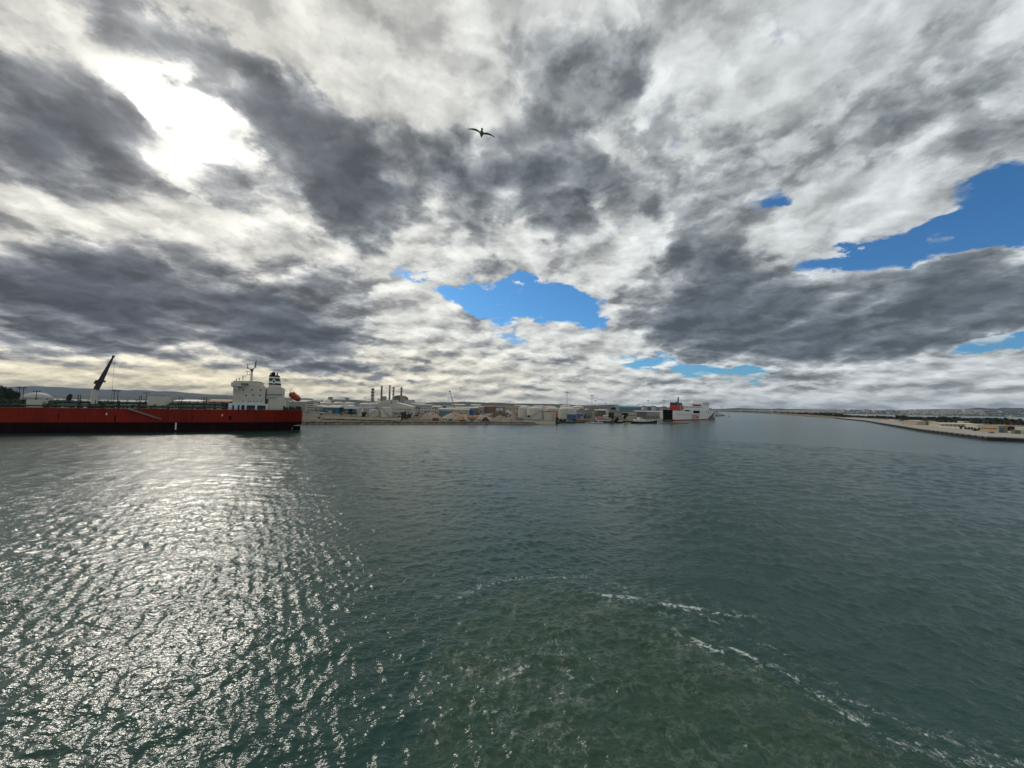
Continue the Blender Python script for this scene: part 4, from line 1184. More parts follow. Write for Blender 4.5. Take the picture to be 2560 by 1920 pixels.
def palm(label, px, ytop, Y, group=None):
    X = col(px, Y).x; H = ztop(px, ytop, Y)-GZ
    r = empty('palm_tree', (X, Y, GZ), 0, label, 'tree', group)
    MB().tube((0, 0, -.3), (.15, 0, H*.72), .35, .25, 7).build('trunk', M_BARK, r)
    rnd = random.Random(int(px)); mb = MB()
    for k in range(22):
        a = k*2.4; up = rnd.uniform(-.3, 1.0); L_ = H*.38
        p = Vector((.15, 0, H*.72)); d = Vector((math.cos(a), math.sin(a), up)).normalized(); s_ = d.cross(Vector((0, 0, 1))).normalized()
        for j in range(4):
            q = p+d*(L_/4); wd = .55*(1-j/4.5)
            mb.add([p-s_*wd, q-s_*wd*.7, q+s_*wd*.7, p+s_*wd], [(0,1,2,3)])
            p = q; d = (d+Vector((0, 0, -.38))).normalized()
    mb.build('crown', M_LEAF, r, fix=False)
    return r

def mound(name, label, cat, px0, px1, ytop, Y, depth, m, seed, sharp=1.0):
    """heap of loose material: an uneven cone field on the ground"""
    rnd = random.Random(seed); x0, x1 = spanx(px0, px1, Y); w = (x1-x0)/2; H = ztop((px0+px1)/2, ytop, Y)-GZ
    n, mm = 34, 16; vs = []; fs = []
    pk = [(rnd.uniform(-.6, .6), rnd.uniform(-.4, .5), rnd.uniform(.45, .95), rnd.uniform(.30, .6)) for _ in range(5)] + [(rnd.uniform(-.2, .2), 0, 1.0, .75)]
    for j in range(mm+1):
        for i in range(n+1):
            u, v = i/n*2-1, j/mm*2-1
            h = max(max(0, hh*(1-math.hypot((u-a)*1.0, (v-b)*.9)/rr/1.25)) for a, b, hh, rr in pk)
            edge = max(0, 1-max(abs(u), abs(v))**6)
            h = (h**sharp+.05*rnd.random()+.04)*edge
            vs.append((u*w+rnd.uniform(-.2, .2), depth/2*(v+1), h*H-.15*(1-edge)))
    for j in range(mm):
        for i in range(n):
            a = j*(n+1)+i; fs.append((a, a+1, a+n+2, a+n+1))
    mb = MB(); mb.add(vs, fs)
    o = mb.build(name, m)
    o.location = ((x0+x1)/2, Y, GZ)
    return tag(o, label, cat)

def vehicle(name, label, px, Y, kind, color, group=None, rz=0.0, base=GZ, x=None):
    X = col(px, Y, base).x if x is None else x
    r = empty(name, (X, Y, base), rz, label, {'car': 'car', 'van': 'van', 'truck': 'truck'}[kind], group)
    if kind == 'car':
        MB().extrude_xz([(-2.1,.3),(2.1,.3),(2.1,.8),(1.3,.95),(.7,1.45),(-1.1,1.45),(-1.7,.95),(-2.1,.9)], -.85, .85).build('body', C[color], r)
        for y in (-.87, .80): MB().extrude_xz([(-1.45,.97),(1.05,.97),(.6,1.38),(-1.05,1.38)], y, y+.07).build('side_window', C['glass'], r)
        wr, wx = .32, (-1.3, 1.3)
    elif kind == 'van':
        MB().extrude_xz([(-2.6,.35),(2.6,.35),(2.6,1.2),(2.0,2.3),(-2.6,2.3)], -.95, .95).build('body', C[color], r)
        MB().extrude_xz([(1.1,1.3),(2.3,1.3),(1.85,2.1),(1.1,2.1)], -.97, -.93).build('side_window', C['glass'], r)
        wr, wx = .36, (-1.6, 1.7)
    else:
        MB().extrude_xz([(2.6,.6),(4.4,.6),(4.4,1.7),(4.0,2.8),(2.6,2.8)], -1.15, 1.15).build('cab', C[color], r)
        MB().box(-4.4, 2.5, -1.2, 1.2, .9, 3.6).build('cargo_box', C['white'], r)
        MB().extrude_xz([(3.0,1.7),(4.0,1.7),(3.85,2.5),(3.0,2.5)], -1.17, -1.13).build('side_window', C['glass'], r)
        wr, wx = .5, (-3.4, -2.2, 3.5)
    for xx in wx:
        for y in (-1, 1):
            yy = {'car': .8, 'van': .9, 'truck': 1.1}[kind]*y
            MB().tube((xx, yy-.12, wr), (xx, yy+.12, wr), wr, n=12).build('wheel', M_BLACK, r)
    return r
def container(label, px0, px1, ytop, Y, color, group=None, base=GZ, name='container', doors=True):
    x0, x1 = spanx(px0, px1, Y, base); H = ztop((px0+px1)/2, ytop, Y)-base; hw = (x1-x0)/2
    r = empty(name, ((x0+x1)/2, Y, base), 0, label, name.replace('_', ' '), group)
    mb = MB().box(-hw, hw, 0, 2.5, .1, H)
    n = max(6, int(hw*2/.45))
    for k in range(n):
        c = -hw+2*hw*(k+.5)/n; mb.box(c-.1, c+.1, -.06, -.002, .25, H-.15)
    mb.build('body', C[color], r)
    mf = MB()
    for x in (-hw, hw-.14): mf.box(x-.01, x+.15, -.1, .0, .0, H+.02)
    mf.box(-hw+.141, hw-.141, -.1, -.062, H-.14, H+.02)
    mf.build('corner_frame', C[color], r)
    return r

D = depth_of
PI2 = math.pi/2
# --- white storage tanks with outside stairs, inside the walled compound
tank('storage_tank', 'tall narrow white tank beside the dark tree inside the walled compound', 889, 904, 1017, 478, 'tank', 'tank', stair=1, yeave=1018)
tank('storage_tank', 'low white tank with diagonal stair between two taller white tanks', 918.5, 940.6, 1023.5, 474, 'tank', 'roofw', stair=1, yeave=1025.5)
tank('storage_tank', 'tall white tank with diagonal stair nearest the bushes of the walled compound', 949, 974.5, 1018.4, 470, 'tank', 'roofw', stair=-1, yeave=1019.8)
r = empty('compound_wall', (0, 0, 0), 0, 'long grey perimeter wall in front of the white stair tanks', 'wall')
w0, w1, w2 = col(812, 390), col(996, 372), col(1008, 440)
def wallseg(a, b, h, th, nm, m, par):
    d = b-a; L_ = d.length; ang = math.atan2(d.y, d.x)
    o = MB().box(0, L_, -th/2, th/2, -.3, h).box(0, L_, -th/2-.08, th/2+.08, h+.002, h+.18).build(nm, m, par); o.location = a; o.rotation_euler = (0, 0, ang)
    return o
wallseg(w0, w1, 4.2, .35, 'wall_panel', C['cream'], r); wallseg(w1+Vector((.3, .3, 0)), w2, 4.4, .35, 'wall_panel', C['cream'], r)
vg = [col(800, 362), col(1005, 352), col(1014, 371), col(1000, 373), col(812, 389.5), col(770, 395)]
mb = MB(); mb.add([(p.x, p.y, GZ+.006) for p in vg], [tuple(range(len(vg)))])
rnd = random.Random(2)
for k in range(900):
    t = rnd.random(); p = vg[0].lerp(vg[1], t).lerp(vg[4].lerp(vg[3], t), rnd.random()); s_ = rnd.uniform(.3, .8)
    a_ = rnd.uniform(0, 3.1); dx_, dy_ = s_*math.cos(a_), s_*math.sin(a_)
    mb.add([(p.x-dx_, p.y-dy_, GZ), (p.x+dx_, p.y+dy_, GZ), (p.x+dx_*.3, p.y+dy_*.3, GZ+s_)], [(0, 1, 2)])
tag(mb.build('rough_grass', M_LEAF2, fix=False), 'rough dark grass growing along the foot of the compound wall', 'grass', kind='stuff')
r = empty('pipe_bridge', (col(944, 480).x, 486, GZ), 0, 'steel pipe bridge linking the low and tall white tanks', 'pipe rack')
MB().box(-3.5, 3.5, -.4, .4, 5.8, 6.1).box(-3.5, 3.5, -.4, .4, 8.6, 8.9).build('walkway', C['steel'], r)
for x in (-3.3, 0, 3.1): MB().box(x, x+.2, -.4, .4, -.2, 9.6).build('post', C['steel'], r)

# --- blue workshop and neighbours
r = empty('blue_workshop', (0, 0, 0), 0, 'open-fronted blue steel workshop under a long blue roof', 'workshop')
Yb = 585; x0, x1 = spanx(805, 847, Yb); zt = ztop(826, 1018.4, Yb)
MB().box(x0, x0+5.2, Yb, Yb+.5, GZ-.3, zt-3.2).build('side_wall', C['blue'], r)
MB().box(x1-6, x1, Yb, Yb+.5, GZ-.3, zt-3.2).build('side_wall', C['blue'], r)
MB().box(x0, x1, Yb-.05, Yb+.6, zt-3.2, zt).build('front_fascia', C['blue'], r)
MB().box(x0+.1, x1-.1, Yb+16, Yb+16.4, GZ-.3, zt-.2).build('rear_wall', C['grey'], r)
MB().box(x0+9, x0+13, Yb+2, Yb+9, GZ-.2, zt-4.2).build('inner_bay', C['cream'], r)
MB().gable(x0-.5, x1+.5, Yb-.5, Yb+18, zt+.01, 2.2).build('roof', C['beige'], r)
building('blue_roofed_shed', 'long shed with deep blue roof adjoining the blue workshop', 'shed', 848, 891, 1016.2, 600, 26, 'dgrey', 'bluer', 'gable_x', 1022, doors=3)
building('blue_roofed_shed', 'low shed with blue sheet roof showing between the white stair tanks', 'shed', 906, 934, 1016.8, 640, 22, 'beige', 'bluer', 'gable_x', 1021)
building('office_building', 'white four-storey block with dark window bands near the tanker stern', 'building', 763.5, 784.5, 1006.5, 700, 16, 'white', 'roofw', wins=1, rows=4, wfrac=.84)
building('grey_warehouse', 'grey warehouse beside the white four-storey block', 'warehouse', 785, 806, 1012.5, 690, 40, 'grey', 'roofg', 'gable_x', 1015.8, doors=2)
building('cream_warehouse', 'cream-roofed shed rising behind the blue workshop', 'warehouse', 806, 848, 1012.8, 720, 30, 'beige', 'cream', 'gable_x', 1017.5)
building('white_shed', 'pale barrel-roofed shed behind the blue workshop roof', 'shed', 846, 870, 1011.8, 735, 30, 'cream', 'roofw', 'barrel', 1016.5)
building('grey_hall', 'large dull grey hall partly hidden by the tanker stern', 'warehouse', 718, 762, 999.0, 760, 60, 'grey', 'roofg', 'gable_x', 1004, doors=3)
for (a, b, yt, ye, Y, bd, rf, lb) in ((822-31,822,1004,1008,980,'tankc','roofw','wide cream tank with shallow dome behind the blue workshop'),
    (828,853,1004.3,1008.2,1030,'tankc','roofw','cream tank with white dome seen behind the pale barrel-roofed shed'),(855,881,1005.2,1009,1010,'tankc','roofw','cream tank with white dome left of the low dome pair'),
    (773,797,997.6,1003.4,1330,'cyan','roofw','large cyan tank with pale dome on the skyline'),(801,822,998.4,1003.8,1360,'cyan','roofw','second cyan tank with pale dome beside a slim dark mast'),
    (894,923,1006.8,1010.6,800,'tankc','roofw','pale domed tank standing behind the narrow white tank'),(919,943,1006.4,1009.6,860,'tankc','roofw','pale domed tank just before the green box and long white warehouse')):
    tank('domed_tank', lb, a, b, yt, Y, bd, rf, yeave=ye, group='domed storage tanks')
MB_ = building('green_cabin', 'small green box beside the end of the domed tanks', 'cabin', 943.0, 949, 1007.6, 1030, 6, 'green', 'green')
building('white_warehouse', 'largest white warehouse with long pale gable roof and dark ground-floor windows', 'warehouse', 948, 1028, 1006.0, 800, 34, 'white', 'roofw', 'gable_y', 1016.0, wins=9, doors=0)
building('white_warehouse', 'lower white annex with flat roof joined to the large gabled warehouse', 'warehouse', 985, 1028.5, 1018.5, 770, 25, 'white', 'roofw', 'flat', wins=7)
building('white_block', 'plain white upper block behind the large gabled warehouse, wider one', 'building', 956, 974, 999.6, 1000, 30, 'white', 'roofw')
building('white_block', 'smaller plain white block beside the third chimney foot', 'building', 979, 988.5, 999.6, 1010, 30, 'white', 'roofw')
building('white_shed', 'white shed with curved roof under the paired chimneys', 'shed', 939, 957, 1003, 1020, 40, 'white', 'roofw', 'barrel', 1007)
building('white_villa', 'white two-storey house with dark windows beside the palms', 'house', 1046, 1085, 1018.0, 740, 14, 'white', 'roofw', wins=6, rows=2, wfrac=.42)
building('white_villa', 'low white house between the palms and the long warehouse', 'house', 1033, 1047, 1020.5, 760, 12, 'white', 'roofw', wins=3)
palm('taller palm beside the low white house', 1040, 1014.5, 735, 'palms by the white houses')
palm('bushier palm leaning against the two-storey white house', 1046.5, 1014.8, 725, 'palms by the white houses')
palm('palm at the far end of the two-storey white house', 1088, 1013.5, 720, 'palms by the white houses')
# --- power station
PY = 2200
ST = lambda n, f, c1='red', c2='white', body='beige': [(i*f/n, (i+1)*f/n, c1 if i % 2 == 0 else c2) for i in range(n)] + [(f, 1.0, body)]
chimney('short twin chimney with broad red and white bands, farthest from the boiler house', 930.5, 7.4, 971.5, PY, ST(6, .52, body='grey'), 'grey', pair=True)
chimney('plain brown chimney with faint red bands at its top', 952.6, 4.3, 965.2, PY+60, ST(5, .20, 'rust', 'pink', 'brown'), 'brown')
chimney('tallest chimney of the power station, thin red and white bands above brown', 972.7, 3.9, 963.4, PY+20, ST(6, .28, 'red', 'white', 'brown'), 'brown')
chimney('thick chimney with dark and white bands beside the boiler house', 982.4, 4.4, 968.5, PY-60, ST(6, .48, 'dgrey', 'white', 'grey'), 'grey')
chimney('thick chimney with red bands at the end of the boiler house', 1002.2, 4.6, 969.2, PY-60, ST(5, .40, 'rust', 'pink', 'grey'), 'grey')
r = empty('boiler_house', (0, 0, 0), 0, 'brown power station boiler hall with rounded steel roof', 'power station')
x0, x1 = spanx(984, 1013, PY)
MB().box(x0, x1, PY, PY+60, 0, ztop(1000, 993, PY)).build('wall', C['dgrey'], r)
pts = [(x0, ztop(1000, 993, PY)+.01), (x1, ztop(1000, 993, PY)+.01)] + [((x0+x1)/2-3+(x1-x0)/2*.93*math.cos(math.pi*k/10), ztop(1000, 993, PY)+.02+(ztop(995, 987.8, PY)-ztop(1000, 993, PY))*math.sin(math.pi*k/10)) for k in range(11)]
MB().extrude_xz(pts, PY, PY+60).build('roof', C['brown'], r)
xa, xb = spanx(1005, 1014.5, PY); MB().extrude_xz([(xa, 0), (xb, 0), (xb, ztop(1013, 999, PY)), (xa, ztop(1006, 989, PY))], PY-12, PY-.1).build('annex', C['ochre'], r)
building('turbine_hall', 'long turbine hall with cream wall and blue band beside the boiler house', 'power station', 1009.5, 1032.5, 999.4, 2100, 40, 'cream', 'bluer', 'gable_x', 1002)
building('boiler_tower', 'grey tower block between the brown and the tallest chimneys', 'building', 955, 962, 990.5, 2150, 25, 'grey', 'dgrey')
r = empty('steelwork', (col(940, PY).x, PY, GZ), 0, 'cluster of dark steel boiler frames beside the twin chimney', 'power plant')
rnd = random.Random(4)
for k in range(9):
    x = -20+k*5.2; h = rnd.uniform(24, 52)
    mb = MB()
    for dx in (-1.6, 1.6): mb.beam((x+dx, 0, 0), (x+dx, 0, h), .8)
    for z in range(6, int(h), 7): mb.beam((x-1.6, 0, z), (x+1.6, 0, z+4), .6); mb.box(x-1.7, x+1.7, -.4, 3, z-.5, z)
    mb.build('frame', C['dgrey'], r)
building('apartment_tower', 'pale grey tower block on the far wooded ridge', 'building', 819.5, 827.5, 992.3, 2900, 25, 'grey', 'grey')
building('apartment_tower', 'lone narrow tower block on the skyline before the twin chimney', 'building', 862, 868.5, 994.2, 2900, 25, 'grey', 'grey')
lmast('slim dark mast beside the second cyan tank', 829, 993.5, 900, 4, None)
lmast('thin pole with a single head over the low sheds left of the twin chimney', 910.5, 993.2, 900, 4, None)

# --- compound greenery
tree('dark_tree', 'dense dark tree against the narrow white tank', 878, 1022.5, 470, 'round', M_LEAF, 19, seed=1)
tree('round_bush', 'rounded dark bush between the narrow and low white tanks', 910, 1031.5, 455, 'bush', M_LEAF, 12, cat='bush')
tree('round_bush', 'solitary brownish bush on the sandy shore before the blue workshop', 797.5, 1042.5, 385, 'bush', M_LEAF3, 9, cat='bush', seed=1)
tree('green_bush', 'small green bush beside the foot of the blue workshop', 853, 1034.5, 520, 'bush', M_LEAF2, 9, cat='bush', seed=2)
for i, (px, yt, w) in enumerate(((1003,1041,16),(1013,1036.5,18),(1021,1034.5,16),(1009,1031,14))):
    tree('olive_bush', ('low olive bush at the corner of the compound wall','large olive bush behind the compound wall end','tallest olive bush beside the earth heaps','olive bush peeping over the compound wall corner')[i], px, yt, 400+i*22, 'bush', M_LEAF2, w, 'olive bushes by the compound wall', 'bush', i)
container('white site container by the tanker stern on open ground', 785, 793.5, 1035, 470, 'white', name='site_container')
building('low_wall_shed', 'low grey shed at the waterside beside the tanker stern', 'shed', 757, 785, 1036.0, 520, 8, 'grey', 'roofg')
building('grey_shed', 'low brown-grey shed behind the site container', 'shed', 792, 806, 1031.5, 540, 14, 'grey', 'roofg')

# --- the demolition / aggregate yard
G_RUBBLE = ground_mat('rubble_earth', [(0.34, (.14,.105,.08)), (0.46, (.30,.235,.18)), (0.58, (.36,.29,.23)), (0.70, (.19,.15,.12))], 0.16)
G_DIRT = ground_mat('dark_earth', [(0.36, (.065,.045,.032)), (0.55, (.12,.09,.065)), (0.7, (.08,.06,.045))], 0.2)
G_GRAVEL = ground_mat('gravel_grey', [(0.36, (.19,.16,.13)), (0.55, (.26,.225,.185)), (0.7, (.22,.185,.15))], 0.2)
G_COAL = ground_mat('coal_dark', [(0.36, (.025,.025,.025)), (0.6, (.06,.058,.055))], 0.2)
mound('rubble_heap', 'pinkish rubble heap beside the olive bushes', 'heap', 1046, 1108, 1029.5, 430, 28, G_RUBBLE, 1, 1.0)
mound('rubble_heap', 'widest pinkish rubble heap behind the white cabins', 'heap', 1095, 1182, 1031.0, 440, 30, G_RUBBLE, 2, .9)
mound('rubble_heap', 'lower rubble ridge between the orange-roofed cabin and the brown heap', 'heap', 1160, 1235, 1037.0, 460, 26, G_RUBBLE, 3, .9)
mound('earth_heap', 'dark brown earth heap under the conveyor head', 'heap', 1224, 1276, 1026.0, 480, 24, G_DIRT, 4, .9)
mound('gravel_heap', 'grey-brown gravel heap before the dark earth heap', 'heap', 1218, 1274, 1038.0, 405, 18, G_GRAVEL, 5)
mound('gravel_heap', 'conical gravel heap in front of the conveyor foot', 'heap', 1252, 1306, 1039.5, 392, 16, G_GRAVEL, 6)
mound('coal_heap', 'black heap behind the lower rubble ridge', 'heap', 1178, 1204, 1031.0, 520, 14, G_COAL, 7)
mound('coal_heap', 'small dark heap beside the orange-roofed cabin', 'heap', 1203, 1226, 1042.0, 388, 9, G_COAL, 8)
container('rust red container beside the two white cabins', 1081, 1095.5, 1045.5, 392, 'rust')
building('site_cabin', 'white cabin with two windows, nearest the red container', 'cabin', 1105, 1118, 1045.5, 388, 3, 'white', 'roofw', wins=2)
building('site_cabin', 'white cabin with closed front beside the twin-windowed one', 'cabin', 1119.5, 1134, 1044.8, 390, 3, 'white', 'roofw', doors=1)
r = empty('excavator', (col(1156, 386).x, 386, GZ), 0, 'yellow excavator standing beside the orange-roofed cabin', 'excavator')
MB().box(-2.6, 2.6, -1.6, -.8, 0, 1.0).box(-2.6, 2.6, .8, 1.6, 0, 1.0).build('track', C['black'], r)
MB().box(-2.8, 1.9, -1.5, 1.5, 1.15, 2.9).build('body', C['yellow'], r)
MB().box(.4, 2.1, -1.4, -.1, 2.902, 4.0).build('cab', C['yellow'], r); MB().box(.6, 1.95, -1.44, -1.38, 3.0, 3.8).build('cab_window', C['glass'], r)
MB().beam((1.6, .4, 2.4), (-1.0, .4, 5.2), .5).beam((-1.0, .4, 5.2), (-4.2, .4, 3.6), .4).build('boom', C['yellow'], r)
MB().extrude_xz([(-4.9,3.6),(-3.9,3.7),(-4.0,2.5),(-4.8,2.6)], -.1, .9).build('bucket', C['dgrey'], r)
building('site_cabin', 'pale cabin with orange pitched roof in front of the rubble', 'cabin', 1168, 1192.5, 1038.6, 392, 6, 'white', 'orange', 'gable_x', 1043, wins=3, doors=1)
r = empty('conveyor', (0, 0, 0), 0, 'inclined white and orange conveyor above the dark earth heap', 'conveyor')
pa, pb = col(1267, 470), col(1291, 455); pa.z = ztop(1267, 1027.5, 470); pb.z = ztop(1291, 1041, 455)
MB().beam(pa, pb, 1.6, .8).build('belt_frame', C['white'], r)
MB().beam(pa.lerp(pb, .45)+Vector((0, -1.0, .3)), pb+Vector((0, -1.0, .3)), .5).build('guard_rail', C['orange'], r)
for t in (.35, .7):
    p = pa.lerp(pb, t)
    for o in (-1, 1): MB().beam((p.x+o, p.y, GZ-.1), (p.x, p.y, p.z-.4), .3).build('leg', C['rust'], r)
MB().box(pb.x-1, pb.x+2.2, pb.y-1.2, pb.y+1.2, GZ, GZ+2.5).build('hopper', C['rust'], r)
for i, (a, b) in enumerate(((1287.5,1297.5),(1298,1308),(1308.5,1319),(1319.5,1331))):
    building('container_office', ('grey office container nearest the conveyor','second grey office container in the waterside row','pale office container in the waterside row beside the last one','pale office container touching the long cream wall')[i], 'cabin', a, b, 1043.2+.2*i, 396, 3, 'grey' if i < 2 else 'white', 'roofg', wins=2, group='office containers in a row')
tree('round_bush', 'small dark tree over the row of office containers', 1321.5, 1039.5, 410, 'bush', M_LEAF, 7, cat='bush')
r = empty('yard_wall', (0, 0, 0), 0, 'long cream yard wall between the office containers and the dark bushes', 'wall')
wallseg(col(1331, 397), col(1388.5, 399), 3.6, .3, 'wall_panel', C['cream'], r)
for i, (px, yt, w) in enumerate(((1393,1045,9),(1402,1047,11),(1411,1048,9))):
    tree('dark_bush', 'dark low bush by the end of the cream yard wall', px, yt, 412+i*4, 'bush', M_LEAF, w, 'dark bushes by the cream wall', 'bush', i)
# lattice crawler crane
r = empty('crawler_crane', (col(1142, 640).x, 640, GZ), 0, 'tall lattice-boom crawler crane above the rubble heaps', 'crane')
MB().box(-3, 3, -3, -1.6, 0, 1.1).box(-3, 3, 1.6, 3, 0, 1.1).build('track', C['black'], r)
MB().box(-3.5, 2.5, -1.6, 1.6, 1.3, 3.8).build('body', C['dgrey'], r)
bt = Vector((col(1122.7, 640).x-col(1142, 640).x, 0, ztop(1122.7, 978, 640)-GZ)); bb = Vector((-1.2, 0, 3))
mb = MB(); n = 18; dirb = (bt-bb).normalized(); sx_ = Vector((dirb.z, 0, -dirb.x)); sy_ = Vector((0, 1, 0))
for o1 in (-.75, .75):
    for o2 in (-.75, .75): mb.beam(bb+sx_*o1*.8+sy_*o2*.8, bt+sx_*o1*.45+sy_*o2*.45, .24)
for k in range(n):
    p, q = bb.lerp(bt, k/n), bb.lerp(bt, (k+1)/n); s_ = (1 if k % 2 else -1)
    for o2 in (-.7, .7): mb.beam(p+sx_*.72*s_+sy_*o2, q-sx_*.72*s_+sy_*o2, .15)
mb.build('boom', C['steel'], r); MB().cbox(bt, (2.4, 1.4, 1.6)).build('boom_head', C['black'], r)
MB().tube(bt+Vector((-1.2, 0, 0)), (bt.x-1.2, 0, 12), .09, n=5).tube((bt.x-1.2, 0, 12), (bt.x-1.2, 0, 10.8), .5, .3, 6).build('hoist_line', C['black'], r)
MB().tube(bt, (-3.2, 0, 3.8), .10, n=5).build('pendant_line', C['black'], r)

# --- depots behind the yard
T = [
 ('long_depot','low cream depot beneath the wide white roof behind the rubble',1096,1172,1021.0,600,30,'beige','roofw','gable_x',1023.2,0,1,4),
 ('long_depot','very long white-roofed depot behind the lattice crane',1114,1194,1017.4,690,26,'brown','roofw','gable_x',1019.4,0,1,6),
 ('blue_shed','small shed with vivid blue roof behind the long white roof',1159,1178.5,1016.6,760,20,'grey','bluer','gable_x',1018.6,0,1,0),
 ('blue_shed','blue-walled shed between the rubble and the black heap',1172,1184,1022.0,610,12,'blue','bluer','gable_x',1023.8,0,1,0),
 ('teal_shed','dark teal shed at the foot of the rubble heaps',1098,1128,1026.0,560,14,'teal','roofg','flat',None,0,1,0),
 ('red_roofed_depot','depot with dull red roof in the middle of the yards',1209,1233,1013.4,900,40,'brown','tile','gable_x',1016.6,0,1,0),
 ('grey_depot','grey depot left of the dull red roof',1183,1209,1015.2,880,30,'grey','roofg','gable_x',1017.6,0,1,2),
 ('brown_depot','long brown shed behind the parked lorries',1233,1262,1014.6,920,30,'brown','dgrey','gable_x',1017.2,0,1,2),
 ('pale_depot','pale flat-roofed depot beside the tank farm',1262,1298,1014.0,860,30,'beige','roofg','flat',None,4,1,0),
 ('white_shed','white flat shed by the parked lorries',1239,1257,1020.0,640,14,'white','roofw','flat',None,3,1,0),
 ('cream_depot','low cream depot left of the lattice crane',1079,1100,1014.0,900,40,'cream','roofw','gable_x',1016.4,0,1,0),
 ('blue_shed','dull blue shed on the skyline near the lattice crane',1106,1128,1012.8,1000,30,'bluer','bluer','gable_x',1015,0,1,0),
 ('grey_depot','wide grey depot behind the white two-storey house',1040,1078,1010.6,1100,40,'grey','roofg','gable_x',1013,0,1,0),
 ('cream_depot','far cream depot with long low roof beyond the turbine hall',1028,1060,1007.6,1500,60,'cream','beige','gable_x',1010,0,1,0),
 ('beige_depot','far beige depot on the plain beyond the lattice crane',1128,1160,1009.8,1500,60,'beige','roofw','gable_x',1012,0,1,0),
 ('white_depot','far white roof among the trees above the dull red depot',1176,1200,1010.6,1500,40,'white','roofw','gable_x',1012.5,0,1,0),
 ('grey_depot','far grey roof left of the tank farm skyline',1286,1316,1012.4,1300,40,'grey','roofg','gable_x',1014.6,0,1,0),
 ('white_depot','far white roof above the tank farm',1345,1366,1013.6,1400,40,'white','roofw','barrel',1016,0,1,0),
]
for (nm, lb, a, b, yt, Y, L_, wl, rf, kd, ye, wn, rw, dr) in T:
    building(nm, lb, 'shed' if 'shed' in nm else 'depot', a, b, yt, Y, L_, wl, rf, kd, ye, wins=wn, rows=rw, doors=dr)
rnd = random.Random(8)
for k, (px, Y, kd, c, lb) in enumerate(((1216,560,'truck','white','white box lorry parked nearest the black heap'),(1221.5,585,'truck','red','box lorry with red cab parked among the white ones'),(1226,610,'truck','white','white box lorry parked behind the others'),(1232,560,'van','white','white van parked beside the lorries'),(1237,590,'van','grey','grey van parked beside the white flat shed'),
   (1264,640,'truck','blue','box lorry with blue cab parked beyond the earth heap'),(1271,620,'van','white','white van parked beyond the conveyor'),(1278,650,'truck','white','white lorry parked beside the pale flat-roofed depot'),(1284,610,'car','red','red car parked by the tank farm'))):
    vehicle({'truck': 'box_truck', 'van': 'parked_van', 'car': 'parked_car'}[kd], lb, px, Y, kd, c, 'lorries and vans parked in the yard', rnd.uniform(-.6, .6))

# --- tank farm
for (a, b, yt, ye, Y, bd, lb, st_) in ((1296,1321,1016.4,1019.3,505,'tank','squat white tank at the near end of the tank farm',0),(1318.5,1363,1017.4,1021.6,485,'tank','widest white tank with a diagonal stair line at its edge',1),(1366,1399,1018.4,1022.4,500,'tankc','white domed tank behind the red gantry frame',0),(1398,1442,1017.6,1022.8,520,'tank','large white domed tank behind the floodlight mast',0),
   (1300,1330,1014.2,1017.2,620,'tankc','cream tank top behind the squat white tank',0),(1330,1362,1013.6,1017,660,'tankc','cream tank dome behind the widest white tank',0),(1362,1392,1014.6,1018,640,'tankc','cream tank dome behind the red gantry',0),(1402,1432,1012.8,1016.8,680,'tankc','cream tank dome behind the large domed tank',0),(1432,1462,1014.0,1018.5,640,'tankc','farthest cream tank dome beside the grey sheds',0)):
    tank('storage_tank', lb, a, b, yt, Y, bd, 'roofw', yeave=ye, stair=st_, group='tanks of the waterside tank farm')
r = empty('red_gantry', (0, 0, 0), 0, 'red-beamed portal frame standing before the white tanks', 'gantry')
x0, x1 = spanx(1353.5, 1393.5, 452); zt = ztop(1373, 1028, 452)
MB().box(x0, x1, 451.6, 452.4, zt-.8, zt).build('beam', C['red'], r)
MB().box(x0, x0+2.6, 451.4, 455, GZ-.2, zt-.802).build('pier', C['grey'], r); MB().box(x1-1.4, x1, 451.4, 453, GZ-.2, zt-.802).build('post', C['red'], r)
MB().box(x0+2.6, x1-1.4, 456, 456.3, GZ-.2, zt-2).build('back_wall', C['cream'], r)
container('white tanker trailer parked under the red gantry', 1360, 1379, 1035, 450, 'white', name='trailer')
building('blue_kiosk', 'low blue-grey office at the foot of the floodlight mast', 'building', 1418, 1440, 1035.4, 470, 8, 'bluer', 'roofg', wins=5)
building('grey_shed', 'grey gabled shed beside the large domed tank', 'shed', 1441, 1463, 1021.0, 560, 22, 'grey', 'roofg', 'gable_y', 1025, doors=1)
building('grey_shed', 'paler grey gabled shed next to the tree-lined road', 'shed', 1463, 1480, 1023.0, 570, 22, 'grey', 'beige', 'gable_y', 1026, doors=1)
building('blue_strip_office', 'long low blue-glazed office in front of the gabled grey sheds', 'building', 1441, 1458, 1034.5, 500, 8, 'bluer', 'roofg', wins=6)
building('dark_warehouse', 'dark grey warehouse with pale gable roof and black open end', 'warehouse', 1492, 1521, 1023.2, 560, 26, 'dgrey', 'beige', 'gable_x', 1026.2, doors=1, doorc='black')
building('white_house', 'pale house between the gabled sheds and dark warehouse', 'house', 1480, 1492, 1027.6, 570, 10, 'cream', 'roofg', wins=2)
building('grey_block', 'grey block with pale front beside the dark warehouse', 'building', 1521.5, 1552, 1025.5, 540, 20, 'grey', 'roofg', wins=6, rows=2)
building('teal_warehouse', 'huge teal-clad warehouse behind the waterfront trees', 'warehouse', 1548, 1604, 1014.6, 800, 60, 'teal', 'teal', 'gable_x', 1018, doors=0)
building('grey_shed', 'dark grey shed in front of the teal warehouse', 'shed', 1592, 1617, 1026.5, 600, 22, 'dgrey', 'roofg', 'gable_x', 1029, doors=3)
